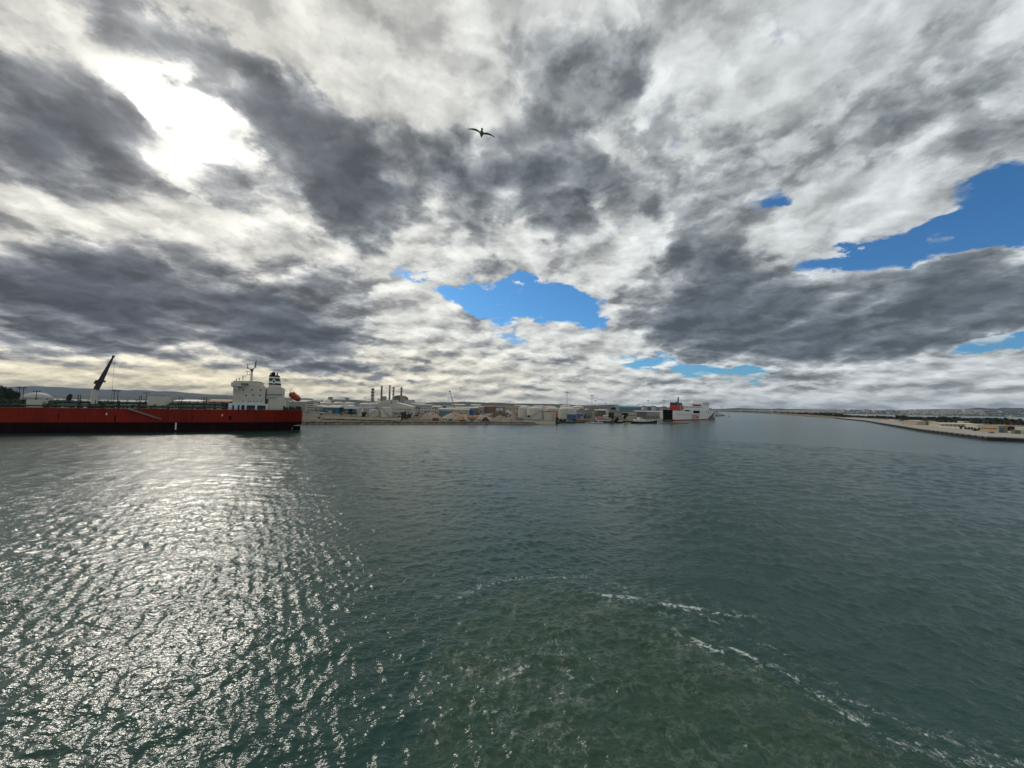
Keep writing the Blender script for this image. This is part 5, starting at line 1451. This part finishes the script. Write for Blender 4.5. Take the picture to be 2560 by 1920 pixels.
building('grey_shed', 'long low grey shed between the teal warehouse and the ferry', 'shed', 1617, 1654, 1027.0, 640, 22, 'grey', 'roofg', 'gable_x', 1030, doors=5)
building('low_depot', 'low pale depot behind the second waterfront tree', 'depot', 1563, 1592, 1031.0, 560, 14, 'beige', 'roofg', wins=6)
r = empty('quay_wall', (0, 0, 0), 0, 'long beige quay wall behind the moored workboat', 'wall')
wallseg(col(1570, 500), col(1656, 560), 4.0, .4, 'wall_panel', C['beige'], r)
# ships' upperworks lying beyond the sheds
for i, (a, b, yt, ye, lb) in enumerate(((1606,1617.5,1014.4,1019,'white ship bridge rising behind the teal warehouse'),(1628,1641,1014.6,1020,'second white ship bridge beyond the low grey shed'),(1656,1667,1016,1020,'grey ship bridge beyond the shed roofs near the ferry'),(1680,1691.5,1015.6,1020,'cream ship bridge standing just behind the ferry stern'))):
    Y = 960; x0, x1 = spanx(a, b, Y); zt = ztop(a, yt, Y); ze = ztop(a, ye, Y); m = C['grey'] if i == 2 else C['cream'] if i == 3 else C['white']
    r = empty('moored_ship', ((x0+x1)/2, Y, GZ), 0, lb, 'ship', 'ships lying beyond the sheds'); hw = (x1-x0)/2
    MB().box(-hw*2.6, hw*2.6, 0, 16, -2.5, ze-GZ-6).build('hull', C['bluer'], r)
    MB().box(-hw*.8, hw*.8, 1, 13, ze-GZ-5.99, zt-GZ-2.6).build('accommodation', m, r)
    MB().box(-hw, hw, .5, 11, zt-GZ-2.59, zt-GZ).build('bridge', m, r)
    MB().box(-hw*.9, hw*.9, .42, .55, zt-GZ-1.6, zt-GZ-.8).build('bridge_window', C['glass'], r)
    MB().tube((0, 6, zt-GZ), (0, 6, zt-GZ+6), .35, .2, 6).build('mast', C['steel'], r)
building('blue_container_stack', 'dark blue block between two white ship bridges', 'building', 1620, 1628, 1016.5, 940, 10, 'navy' if 'navy' in C else 'blue', 'dgrey')
# light masts
for px, yt, Y, lb in ((1417,979.2,455,'tallest floodlight mast, in front of the large domed tank'),(1479.6,987.5,560,'floodlight mast behind the paler gabled shed'),(1488.6,1000.6,820,'shorter floodlight mast beside the one over the gabled shed'),(1514,1007.4,900,'low floodlight mast above the dark warehouse'),(1544,1009.6,900,'low floodlight mast at the corner of the teal warehouse'),
    (1596.8,1011.4,800,'low floodlight mast against the teal warehouse'),(1620.4,1000.6,760,'slim floodlight mast between the white ship bridges'),(1660,1000.4,760,'floodlight mast nearest the ferry stern')):
    lmast(lb, px, yt, Y)
for px, yt, Y, lb in ((1209.4,999.6,1100,'thin mast above the dull red roof'),(1272.7,1001.2,900,'thin mast above the conveyor'),(1262,1004.4,1400,'shorter thin mast close to the conveyor mast'),(1108.5,998,1300,'thin mast near the lattice crane, taller of two'),(1104,1002,1400,'thin mast near the lattice crane, shorter of two'),(1160.8,1000.4,1500,'thin mast on the plain between lattice crane and red roof'),(1438,1009,1500,'thin mast on the ridge above the farthest tank dome'),(1537,1000.2,1000,'bare thin mast beside the teal warehouse'),(1592,1011.6,1000,'bare thin mast close to a low floodlight mast'),(1632,1002,1000,'thin mast above the second white ship bridge'),(1678,1003,1300,'thin mast just left of the ferry funnel'),(1063,1003,1500,'thin mast on the plain above the white houses')):
    pylon(lb, px, yt, Y)
# waterfront trees, houses and boats
tree('waterfront_tree', 'bushy brown-green tree beside the small white houses on the quay', 1530.5, 1031.5, 480, 'round', M_LEAF3, 19, seed=1)
tree('waterfront_tree', 'low dark shrub at the foot of the bushy quay tree', 1541, 1044, 478, 'bush', M_LEAF, 12, seed=2)
tree('waterfront_tree', 'second bushy tree on the quay, nearer the workboat', 1563, 1032.8, 482, 'round', M_LEAF3, 16, seed=2)
tree('small_tree', 'thin tree in front of the paler gabled shed', 1462, 1033.5, 500, 'tall', M_LEAF3, 7, seed=1)
tree('dark_tree', 'dark trees between the gabled sheds and dark warehouse', 1487, 1020.5, 640, 'clump', M_LEAF, 18)
tree('dark_tree', 'dark tree above the grey block roof', 1533, 1017.5, 660, 'round', M_LEAF3, 13)
for nm, lb, a, b, yt, ye, Y, wl, rf, wn in (('quay_house','white quay house with red tiled roof',1491,1510,1041.2,1045.2,474,'white','tile',4),('quay_house','white flat quay house beside the bushy tree',1509.5,1527,1044.2,None,478,'white','roofw',4),('quay_house','small red-roofed hut between the two bushy trees',1544,1556,1043.6,1046.6,480,'white','tile',2),('blue_hut','little blue hut behind the small boats',1444,1451,1040.6,None,480,'blue','bluer',0),('white_hut','little white hut next to the blue one',1451.3,1458,1042.4,None,481,'white','roofw',1),
    ('quay_house','pale quay house set behind the flat white one',1510,1526,1038.0,1040.4,500,'cream','roofg',0),('orange_shelter','long orange-roofed shelter by the small boats',1426,1462,1047.0,1048.6,470,'brown','orange',0),('net_store','low pale store between the shelter and the red-roofed house',1463,1489,1047.6,None,472,'grey','roofg',5)):
    building(nm, lb, 'house' if 'house' in nm else 'hut', a, b, yt, Y, 6, wl, rf, 'gable_x' if ye else 'flat', ye, wins=wn)
def small_boat(label, px, Y, L_, m, cabin=True, rz=0.0, group=None):
    p = col(px, Y, 0)
    r = empty('small_boat', (p.x, Y, 0), rz, label, 'boat', group)
    h = hull_obj('hull', [(-L_/2, L_*.14, L_*.11, -.4, 1.0), (-L_*.2, L_*.16, L_*.13, -.4, .95), (L_*.2, L_*.14, L_*.11, -.4, 1.1), (L_/2, .08, .04, -.4, 1.6)], .2, [C['rust'], m, C['beige']], r)
    if cabin:
        MB().box(-L_*.28, L_*.02, -L_*.09, L_*.09, .9, 2.5).build('cabin', C['white'], r); MB().box(-L_*.24, -L_*.02, -L_*.095, -L_*.088, 1.7, 2.2).build('window', C['glass'], r)
    MB().tube((L_*.05, 0, .9), (L_*.05, 0, 4.2), .07, n=5).build('mast', C['steel'], r)
    return r
for px, Y, L_, c, lb in ((1421,452,7,'blue','blue fishing boat moored before the orange shelter'),(1430,451,8,'black','dark fishing boat beside the blue one'),(1439.5,452,6,'white','white fishing boat beside the dark one'),(1469,455,6,'white','little white boat below the low pale store'),(1476,456,6,'grey','little grey boat below the low pale store'),(1483,455,7,'white','white boat moored by the red-roofed quay house'),(1499,457,8,'white','largest white boat in front of the red-roofed quay house'),(1571,462,6,'white','white dinghy lying just astern of the black workboat'),(1822,1150,7,'rust','tiny boat out on the canal beyond the ferry bow')):
    small_boat(lb, px, Y, L_, C[c], L_ > 6, group='small boats at the quay' if px < 1700 else None)
for px0, px1, py, lb in ((1648,1693,1059.3,'nearer brown floating boom beside the workboat'),(1667,1722,1057.6,'farther brown floating boom below the ferry')):
    a, b = gp(px0, py, .3), gp(px1, py+.5, .3); mb = MB()
    r = empty('floating_boom', a, 0, lb, 'boom', None)
    d = (b-a)
    MB().tube((0, 0, 0), d, .55, n=8).build('pipe', C['rust'], r)
    for k in range(8): MB().tube(d*((k+.3)/8), d*((k+.6)/8), .8, n=8).build('float', C['brown'], r)
# pier beyond the ferry bow
building('pier_shed', 'low teal-roofed pier shed beyond the ferry bow', 'shed', 1781, 1796, 1031.6, 1200, 14, 'white', 'teal', 'gable_x', 1033.4, wins=3)
building('pier_shed', 'tiny white hut at the pier end beyond the ferry', 'shed', 1803, 1809, 1035.4, 1230, 6, 'white', 'roofw')
building('pier_shed', 'flat cream hut midway along the pier beyond the ferry', 'shed', 1797, 1802.5, 1034.6, 1210, 6, 'cream', 'roofw')

# --- left, behind the tanker deck
tank('domed_tank', 'big white hemispherical tank seen over the tanker foredeck', 27, 82, 980.3, 330, 'roofg', 'roofg', yeave=997)
for i, (px, yt, w) in enumerate(((-12,978,34),(10,974.5,40),(30,981,26),(-40,980,40))):
    tree('shore_tree', 'dark tree massed at the picture edge behind the tanker deck', px, yt, 330+i*9, 'clump', M_LEAF, w, 'dark trees behind the tanker', 'tree', i)
tree('shore_tree', 'small dark tree beyond the tanker deck near the crane', 168, 985.5, 360, 'round', M_LEAF, 14)
for i, (a, b, yt, lb, wl, rf, Y) in enumerate(((430,500,1000,'low pale shed over the tanker aft deck','beige','roofw',700),(500,570,1001.5,'brown roofed shed over the tanker aft deck','brown','tile',720),(455,490,998.0,'pale mound-like roof beyond the aft deck sheds','pink','beige',980),(110,150,996.5,'small grey store beside the white dome','grey','roofg',800),(520,575,998.5,'long reddish roof beyond the aft deck','brown','pink',1000))):
    building('shore_shed', lb, 'shed', a, b, yt, Y, 25, wl, rf, 'gable_x', yt+3)
# scattered shrubs and trees on the plain
rnd = random.Random(21)
k = 0
for px0, px1, Ya, Yb_, n in ((760,1100,900,2000,16),(1080,1420,900,2200,20),(1400,1680,1000,2400,12)):
    for i in range(n):
        Y = rnd.uniform(Ya, Yb_); px = rnd.uniform(px0, px1)
        p = col(px, Y); H = rnd.uniform(4, 8)
        yt = 960-(FPX*((p+Vector((0, 0, H)))-CAMP).dot(c_u)/((p+Vector((0, 0, H)))-CAMP).dot(c_f))
        tree('plain_tree', 'small dark tree scattered among the sheds of the plain', px, yt, Y, 'clump' if i % 3 else 'round', M_LEAF if i % 2 else M_LEAF2, None, 'trees scattered over the plain', 'tree', i)

# low growth and clutter on the open ground in front of the sheds
rnd = random.Random(63)
for i in range(34):
    px = rnd.uniform(762, 1050); Y = rnd.uniform(500, 760)
    if 812 < px < 1010 and Y < 560: Y += 110
    p = col(px, Y); H = rnd.uniform(2.2, 5.0); v = p+Vector((0, 0, H))-CAMP
    tree('scrub_bush', 'dark scrub bush on the open ground before the sheds', px, 960-FPX*v.dot(c_u)/v.dot(c_f), Y, 'bush', M_LEAF if i % 3 else M_LEAF3, rnd.uniform(5, 12), 'scrub bushes before the sheds', 'bush', i)
for i in range(26):
    px = rnd.uniform(1090, 1330); Y = rnd.uniform(520, 820)
    p = col(px, Y); H = rnd.uniform(2.5, 6.0); v = p+Vector((0, 0, H))-CAMP
    tree('scrub_bush', 'dark scrub bush among the heaps and depots', px, 960-FPX*v.dot(c_u)/v.dot(c_f), Y, 'bush', M_LEAF if i % 3 else M_LEAF3, rnd.uniform(4, 10), 'scrub bushes among the depots', 'bush', i)
for k, (a, b, Y, yt, c, lb) in enumerate(((764,774,560,1030.5,'grey','grey block hut on the open ground by the tanker stern'),(776,784,600,1027.5,'cream','cream hut beside the grey block hut'),(860,872,560,1029,'brown','brown lean-to behind the dark tree'),(1010,1024,600,1026,'beige','beige gatehouse by the end of the white annex'),(1026,1034,560,1029,'white','white cabin beside the beige gatehouse'),(1060,1076,620,1026,'grey','grey store in front of the two-storey white house'))):
    building('yard_hut', lb, 'hut', a, b, yt, Y, 6, c, 'roofg', wins=2)
rnd = random.Random(66)
for k in range(14):
    px = 770+k*21+rnd.uniform(-5, 5); Y = rnd.uniform(560, 640)
    vehicle('parked_car', 'small car parked along the road before the sheds', px, Y, 'car', rnd.choice(['white', 'grey', 'dgrey', 'white', 'blue']), 'cars parked before the sheds', rnd.uniform(-.3, .3))
# ------------------------------------------------------------------ right bank, bridge, town, bird, haze
QZ = 2.5
# black rubber fenders hanging on the quay edge
edge = [Vector((p.x, p.y, 0)) for p in q_edge]
proto = None
for a, b in zip(edge, edge[1:]):
    n = max(1, int((b-a).length/11))
    d = (b-a).normalized(); nrm = Vector((-d.y, d.x, 0))
    if nrm.x > 0: nrm = -nrm
    for i in range(n):
        p = a.lerp(b, (i+.5)/n)+nrm*.28
        if proto is None:
            proto = MB().lathe([(.25,1.25),(.40,1.3),(.42,1.8),(.42,2.3),(.25,2.45)], 12).build('quay_fender', M_BLACK)
            smooth_by_angle(proto); o = proto
        else:
            o = proto.copy(); COL.objects.link(o)
        o.location = p
        tag(o, 'black rubber fender on the edge of the concrete quay', 'fender', 'fenders along the quay edge')
# kerb of the quay edge and the dark weedy face below it
mb = MB()
for a, b in zip(edge, edge[1:]):
    n = Vector((-(b-a).y, (b-a).x, 0)).normalized()
    if n.x > 0: n = -n
    a_, b_ = a+n*.02, b+n*.02
    mb.add([(a_.x, a_.y, -1), (b_.x, b_.y, -1), (b_.x, b_.y, 2.15), (a_.x, a_.y, 2.15), (a.x, a.y, -1), (b.x, b.y, -1), (b.x, b.y, 2.15), (a.x, a.y, 2.15)], [(0,1,2,3),(7,6,5,4),(3,2,6,7)])
tag(mb.build('quay_face', mat('quay_weed', (.030,.030,.026), .8, 0, .5, .4, (.07,.065,.05,.5))), kind='structure')
mb = MB()
for a, b in zip(edge, edge[1:]):
    d = (b-a); n = Vector((-d.y, d.x, 0)).normalized()
    if n.x < 0: n = -n
    a_, b_ = a+n*.1, b+n*.1
    mb.add([(a_.x, a_.y, QZ+.004), (b_.x, b_.y, QZ+.004), (b_.x+n.x*.6, b_.y+n.y*.6, QZ+.004), (a_.x+n.x*.6, a_.y+n.y*.6, QZ+.004),
            (a_.x, a_.y, QZ+.28), (b_.x, b_.y, QZ+.28), (b_.x+n.x*.6, b_.y+n.y*.6, QZ+.28), (a_.x+n.x*.6, a_.y+n.y*.6, QZ+.28)], [(0,3,2,1),(4,5,6,7),(0,1,5,4),(1,2,6,5),(2,3,7,6),(3,0,4,7)])
tag(mb.build('quay_kerb', C['dgrey']), kind='structure')
def qb(name, label, cat, a, b, yt, Y, L, wl, rf, kind='flat', ye=None, **k): return building(name, label, cat, a, b, yt, Y, L, wl, rf, kind, ye, base=QZ-.1, **k)
r = qb('beige_warehouse', 'large ochre warehouse with blue doors in its olive end wall', 'warehouse', 2497, 2519.5, 1064.0, 350, 13, 'ochre', 'beige', 'flat')
hw = (spanx(2497, 2519.5, 350, QZ)[1]-spanx(2497, 2519.5, 350, QZ)[0])/2; Hh = ztop(2508, 1064.0, 350)-QZ
MB().box(-hw+.05, hw-.05, -.12, -.02, 0, Hh-.4).build('end_wall', C['olive'], r)
for k in (-.62, -.12): MB().box(hw*k-1.1, hw*k+1.1, -.2, -.121, .02, 4.0).build('door', C['blue'], r)
for k in range(7): MB().box(-hw-.05, -hw+.06, 1.0+k*1.7, 2.0+k*1.7, 3.0, 4.1).build('window', C['glass'], r)
qb('pink_building', 'pale pink building with blank front on the quay', 'building', 2293, 2314, 1051.0, 545, 18, 'pink', 'roofw', 'gable_x', 1053)
qb('olive_building', 'olive shed attached to the pale pink building', 'building', 2314.5, 2326, 1052.5, 548, 18, 'olive', 'brown', 'flat')
qb('gate_tower', 'slim cream gate tower next to the olive shed', 'tower', 2326.5, 2333.5, 1052.0, 545, 5, 'cream', 'cream', 'flat')
qb('grey_store', 'grey gabled store right behind the gate tower', 'shed', 2333.5, 2350, 1053.4, 565, 14, 'dgrey', 'roofg', 'gable_y', 1056.5)
qb('guard_post', 'tiny cream guard post at the end of the long wall', 'hut', 2347.5, 2351.5, 1060.5, 480, 3, 'cream', 'cream', 'flat')
qb('long_shed', 'long low cream transit shed with a pale roof on the quay', 'shed', 2352, 2443, 1057.4, 490, 14, 'cream', 'roofw', 'gable_x', 1060, doors=9)
qb('white_shed', 'white shed end beside the ochre warehouse', 'shed', 2443, 2458, 1060.4, 470, 12, 'white', 'roofw', 'gable_x', 1062)
qb('cream_house', 'cream house above the dark tree belt of the spit', 'house', 2409, 2424, 1053.0, 700, 10, 'cream', 'roofw', 'flat', wins=3)
qb('white_house', 'white house with pale hipped roof beyond the ochre warehouse', 'house', 2508, 2522, 1063.2, 480, 10, 'white', 'roofw', 'gable_x', 1065)
qb('pink_house', 'pink house behind the olive-brown end bay', 'house', 2520, 2538, 1064.0, 470, 10, 'pink', 'tile', 'gable_x', 1067, wins=3)
qb('low_store', 'long low grey store on the narrow end of the quay', 'shed', 2222, 2248, 1051.6, 830, 12, 'cream', 'roofw', 'flat', doors=3)
qb('cream_house', 'cream block standing over the long low grey store', 'house', 2236, 2249, 1048.6, 880, 12, 'cream', 'roofw', 'flat')
qb('brown_store', 'brown store between the low grey store and pink building', 'shed', 2264, 2292, 1052.4, 700, 14, 'brown', 'roofg', 'gable_x', 1055)
qb('pale_store', 'pale store beside the brown one', 'shed', 2250, 2264, 1052.8, 760, 12, 'beige', 'roofw', 'gable_x', 1054.4)
qb('white_store', 'white flat store at the narrow end of the quay', 'shed', 2200, 2222, 1050.4, 900, 12, 'beige', 'roofw', 'flat')
for i, (a, b, c, lb) in enumerate(((2181,2187,'rust','rust red container at the far end of the stack row'),(2187.4,2193.4,'red','bright red container in the middle of the stack row'),(2193.8,2200,'rust','rust red container nearest the white flat store'))):
    container(lb, a, b, 1050.2, 850, c, 'red containers at the quay end', QZ)
container('green container parked at the picture edge of the quay', 2537, 2552, 1075.2, 335, 'green', None, QZ)
container('cream container beside the green one on the quay', 2553, 2572, 1074.6, 336, 'cream', None, QZ)
r = empty('quay_fence_wall', (0, 0, 0), 0, 'low white wall with posts along the back of the quay road', 'wall')
wallseg(col(2345, 475, QZ), col(2470, 392, QZ), 1.7, .25, 'wall_panel', C['white'], r)
r = empty('quay_fence_wall', (0, 0, 0), 0, 'low pale wall along the narrow end of the quay', 'wall')
wallseg(col(2205, 850, QZ), col(2338, 570, QZ), 1.4, .25, 'wall_panel', C['beige'], r)
for i, (px, yt, w) in enumerate(((2403,1065.2,9),(2414,1067.2,9),(2422,1068,8),(2430,1068.8,8),(2438,1069.6,9),(2447,1070.2,8),(2456,1071.2,9),(2463,1072,8))):
    tree('round_bush', 'clipped round bush in the row before the low white quay wall', px, yt, 425-i*7, 'bush', M_LEAF2, w, 'clipped bushes along the quay wall', 'bush', i, QZ)
tree('quay_tree', 'dark tree beside the olive-brown end bay', 2529, 1067.0, 356, 'round', M_LEAF, 18, seed=1, base=QZ)
vehicle('parked_car', 'dark car parked before the clipped bushes', 2438.5, 378, 'car', 'black', None, .3, QZ)
vehicle('parked_car', 'dark blue car in front of the ochre warehouse', 2479, 336, 'car', 'bluer', None, .2, QZ)
vehicle('parked_van', 'white van standing on the quay by the pink building', 2257, 600, 'van', 'white', None, .5, QZ)
vehicle('parked_car', 'small white car on the quay near the gate tower', 2370, 460, 'car', 'white', None, .6, QZ)
for i, (px, yt, Y) in enumerate(((2503,1053,392),(2532,1056,375),(2349,1047,560),(2386,1050,520),(2461,1051,420),(2310,1045,640),(2282,1043,720),(2254,1042,800),(2430,1049,480),(2472,1052,405))):
    r = empty('lamp_post', (col(px, Y, QZ).x, Y, QZ), 0, 'slim grey lamp post along the quay road', 'lamp post', 'lamp posts along the quay road')
    H = ztop(px, yt, Y)-QZ
    MB().tube((0, 0, -.1), (0, 0, H), .13, .07, 6).tube((0, 0, H), (-1.5, 0, H+.3), .05, n=5).build('pole', C['steel'], r)
    MB().cbox((-1.6, 0, H+.28), (.8, .3, .16)).build('lamp_head', C['grey'], r)
# tree belt of the spit
rnd = random.Random(31)
def belt(px0, px1, Y0, Y1, n, hmin, hmax, wmin, wmax, base, seed0, lf=None):
    for i in range(n):
        t = (i+rnd.uniform(.2, .8))/n
        px = px0+(px1-px0)*t; Y = Y0*(Y1/Y0)**t
        H = rnd.uniform(hmin, hmax); p = col(px, Y, base)+Vector((0, 0, H))
        v = p-CAMP; yt = 960-FPX*v.dot(c_u)/v.dot(c_f)
        tree('spit_tree', 'dark tree in the long belt along the spit', px, yt, Y, 'clump', lf or (M_LEAF if i % 4 else M_LEAF2), rnd.uniform(wmin, wmax), 'trees along the spit', 'tree', i+seed0, base)
belt(1958, 2112, 2900, 1260, 26, 9, 15, 6, 12, 1.9, 0)
belt(2108, 2250, 1380, 1050, 22, 5, 9, 8, 14, 1.9, 3)
belt(2240, 2560, 1040, 720, 46, 7, 12, 10, 20, 1.9, 1)
belt(2250, 2590, 820, 640, 26, 4, 8, 9, 15, 1.9, 5, M_LEAF2)
belt(1830, 1962, 5200, 2900, 18, 8, 16, 5, 10, 1.9, 2)
for px, yt, H_, Y, kd in ((2504,1050.5,12,640,'round'),(2476,1052.5,10,640,'round'),(2242,1043,9,980,'round')):
    tree('spit_tree', 'rounded taller tree rising over the spit belt', px, yt, Y, kd, M_LEAF, None, 'taller trees over the spit belt', 'tree', 1, 1.9)
building('spit_house', 'small pale house among the trees of the spit', 'house', 2023, 2030.5, 1036.6, 2050, 20, 'cream', 'roofw', base=1.8)
# viaduct crossing the canal mouth
r = empty('road_viaduct', (0, 0, 0), 0, 'long low road bridge on piers beyond the canal mouth', 'bridge')
va, vb = at(1755, 1022.6, 4300), at(1952, 1032.0, 2900)
vb.z = 9.0; va.z = at(1790, 1023.2, 4200).z
mb = MB(); mb.beam(va, vb, 5.0, 3.2); mb.build('deck', C['dgrey'], r)
for k in range(22):
    p = va.lerp(vb, (k+.3)/22); MB().box(p.x-2, p.x+2, p.y-2, p.y+2, -2, p.z-1.5).build('pier', C['grey'], r)
for px, yt, lb in ((1803.5,1016.8,'dark bridge mast near the ferry side of the viaduct'),):
    pylon(lb, px, yt, 4200, None)
r = empty('white_beacon', (col(1928.5, 3300).x, 3300, 1.9), 0, 'tall white mast standing over the viaduct', 'mast')
MB().tube((0, 0, 0), (0, 0, at(1928.5, 1017.2, 3300).z-1.9), 2.6, 1.4, 10).build('pole', M_WHITE, r)
MB().lathe([(2.4, 0), (2.6, 3), (.4, 6)], 10, (0, 0, at(1928.5, 1018.5, 3300).z-1.9)).build('head', M_WHITE, r)
# the town across the gulf: one distant mass of white houses, with the landmarks standing out of it built singly
rnd = random.Random(77)
mb = MB()
fs_prof = [(1755,1026),(1800,1025),(1900,1027),(1950,1027.5),(2020,1026.5),(2080,1025),(2150,1025),(2200,1026.5),(2222,1025),(2250,1026.5),(2290,1025),(2340,1024),(2400,1024),(2440,1026),(2500,1027),(2600,1028)]
def hill_z(px, Y, D=7000, width=1400):
    py = np.interp(px, [p[0] for p in fs_prof], [p[1] for p in fs_prof]); top = at(px, py, D).z
    u = (Y-D)/width+.8
    return max(0, top)*(math.sin(math.pi*min(1, u*1.25)/2)**1.3 if u > 0 else 0)
def town(n, px0, px1, Ya, Yb_, smin, smax, dens):
    for k in range(n):
        px = rnd.uniform(px0, px1)
        if rnd.random() > dens(px): continue
        Y = rnd.uniform(Ya, Yb_); z = hill_z(px, Y); x = at(px, 1000, Y).x
        w = rnd.uniform(smin, smax); h = rnd.uniform(6, 15); dd = rnd.uniform(8, 16)
        mb.mat(rnd.choice((0, 0, 0, 1, 2))).box(x-w/2, x+w/2, Y, Y+dd, z-6, z+h)
dn = lambda px: .25+.75*math.exp(-((px-2320)/90)**2)+.7*math.exp(-((px-2000)/90)**2)+.5*math.exp(-((px-1830)/70)**2)
town(1500, 1760, 2560, 5950, 7000, 12, 34, dn)
town(500, 2270, 2460, 6100, 6990, 16, 44, lambda p: 1)
town(420, 1900, 2110, 6000, 6990, 16, 40, lambda p: 1)
o = mb.build('far_town', [C['white'], C['cream'], C['pink']]); tag(o, 'white houses of the far town spread over the low hills across the gulf', 'town', kind='stuff')
for a, b, yt, lb, c in ((2161.5,2174,1022.6,'big pale block alone on the ridge across the gulf','cream'),(2187,2192.5,1024.6,'smaller white block farther along the ridge across the gulf','white'),(1888,1897,1025,'pale hangar by the viaduct on the far shore','white'),(2528,2540,1041.2,'yellowish long building at the water edge under the far hills','cream'),(2412,2426,1022.8,'white hotel block on the far town hilltop','white'),(2290,2298,1023.4,'cream tower block in the far hillside town','cream'),(2108,2114,1022.8,'single white villa on the far ridge','white')):
    Y = 6300 if yt < 1030 else 5600
    zb = max(0.5, hill_z((a+b)/2, Y)-3)
    if yt > 1030: 
        building('distant_building', lb, 'building', a, b, 1039.6, 4200, 30, c, c, base=-.5)
    else: building('distant_building', lb, 'building', a, b, yt, Y, 30, c, 'roofw', base=zb)
# low city on the far lake shore at left
mb = MB(); rnd = random.Random(5)
for k in range(700):
    px = rnd.uniform(100, 1500); Y = rnd.uniform(5600, 6900); x = at(px, 1000, Y).x
    w = rnd.uniform(14, 40); h = rnd.uniform(6, 16)
    mb.mat(rnd.choice((0, 1, 2))).box(x-w/2, x+w/2, Y, Y+14, -1, h+(4 if Y > 6400 else 0))
o = mb.build('lakeside_town', [C['beige'], C['cream'], C['brown']]); tag(o, 'hazy low houses along the far shore under the mountains', 'town', kind='stuff')

# gull gliding overhead: one continuous body swept from wing tip to wing tip
def build_gull(name, label, px, py, dist, roll, pitch, heading, sc=1.0):
    secs = []  # span x, chord lead y, chord trail y, z, thickness
    W_ = [(-.64,-.115,-.140,-.075,.005),(-.56,-.040,-.125,-.020,.009),(-.45,.045,-.100,.050,.013),(-.33,.120,-.070,.095,.018),(-.20,.125,-.085,.085,.022),(-.11,.085,-.085,.040,.030),(-.075,.10,-.10,.010,.045),
          (-.052,.17,-.20,0,.075),(-.034,.235,-.295,0,.088),(-.014,.285,-.315,0,.092)]
    W_ = [(x, (l+t)/2+(l-t)*.41, (l+t)/2-(l-t)*.41, z, h) if x < -.06 else (x, l, t, z, h) for x, l, t, z, h in W_]
    for x, l, t, z, h in W_: secs.append((x, l, t, z, h))
    for x, l, t, z, h in W_[::-1]: secs.append((-x, l, t, z, h))
    vs, fs = [], []; n = 14
    for (x, l, t, z, h) in secs:
        c = (l+t)/2; hw = (l-t)/2
        body = abs(x) < .06
        for k in range(n):
            a = 2*math.pi*k/n; ca, sa = math.cos(a), math.sin(a)
            y = c+hw*ca
            th = h*sa*(.62 if sa > 0 else .5)
            if body:
                # deep breast, slim tail, small head
                f = 1.0 if -.08 < y < .15 else (.42 if y < -.08 else .62)
                th *= f
            vs.append((x, y, z+th))
    m_ = len(secs)
    for i in range(m_-1):
        for k in range(n): fs.append((i*n+k, i*n+(k+1) % n, (i+1)*n+(k+1) % n, (i+1)*n+k))
    fs.append(tuple(range(n))); fs.append(tuple((m_-1)*n+k for k in range(n-1, -1, -1)))
    me = MB(); me.add(vs, fs)
    r = empty(name, CAMP+pdir(px, py).normalized()*dist, 0, label, 'bird')
    r.rotation_euler = (Matrix.Rotation(heading, 3, 'Z') @ Matrix.Rotation(pitch, 3, 'X') @ Matrix.Rotation(roll, 3, 'Y')).to_euler(); r.scale = (sc, sc, sc)
    m = bpy.data.materials.new('gull_feathers'); m.use_nodes = True; t_ = m.node_tree
    for nn in list(t_.nodes): t_.nodes.remove(nn)
    N = NT(t_); oc = N.n('ShaderNodeTexCoord').outputs['Object']; x_, y_, z_ = N.sep(oc)
    c = N.mix(N.noise(oc, 14, 4, .6), (.26,.25,.225), (.38,.365,.33)); c = N.mix(N.ss(N.m('ABSOLUTE', x_), .46, .56), c, (.03,.03,.032))
    t_.links.new(N.n('ShaderNodeBsdfPrincipled', {'Base Color': c, 'Roughness': .85}).outputs[0], N.n('ShaderNodeOutputMaterial').inputs[0])
    b = me.build('body', m, r, True)
    sb = b.modifiers.new('s', 'SUBSURF'); sb.levels = 1; sb.render_levels = 1
    MB().lathe([(.018, 0), (.014, .03), (.004, .06)], 8).build('beak', C['yellow'], b, True)
    bk = b.children[0]; bk.rotation_euler = (-PI2, 0, 0); bk.location = (0, .268, 0)
    MB().add([(-.03,-.26,-.004),(.03,-.26,-.004),(.055,-.40,0),(-.055,-.40,0),(-.03,-.26,.006),(.03,-.26,.006),(.055,-.40,.004),(-.055,-.40,.004)], [(0,3,2,1),(4,5,6,7),(0,1,5,4),(1,2,6,5),(2,3,7,6),(3,0,4,7)]).build('tail', m, b)
    return r
build_gull('gull', 'gull gliding with spread wings high above the harbour', 1204, 334, 20.5, R(11), R(6), R(8))
build_gull('gull', 'tiny distant gull above the tanker superstructure', 684, 884, 190, R(-20), R(8), R(60), 1.2)

# haze: the air between here and the hills
hz_ = MB().box(-24000, 24000, -600, 24500, -3.5, 520).build('haze', [])
m = bpy.data.materials.new('haze_air'); m.use_nodes = True; t = m.node_tree
for n in list(t.nodes): t.nodes.remove(n)
N = NT(t)
t.links.new(N.n('ShaderNodeVolumePrincipled', {'Color': (.40, .53, .76, 1), 'Density': 2.6e-5, 'Anisotropy': 0.0}).outputs[0], N.n('ShaderNodeOutputMaterial').inputs['Volume'])  # scatter colour lowered to stand in for cloud shade on the air
hz_.data.materials.append(m); tag(hz_, 'pale blue sea haze over the distance', None, kind='stuff')
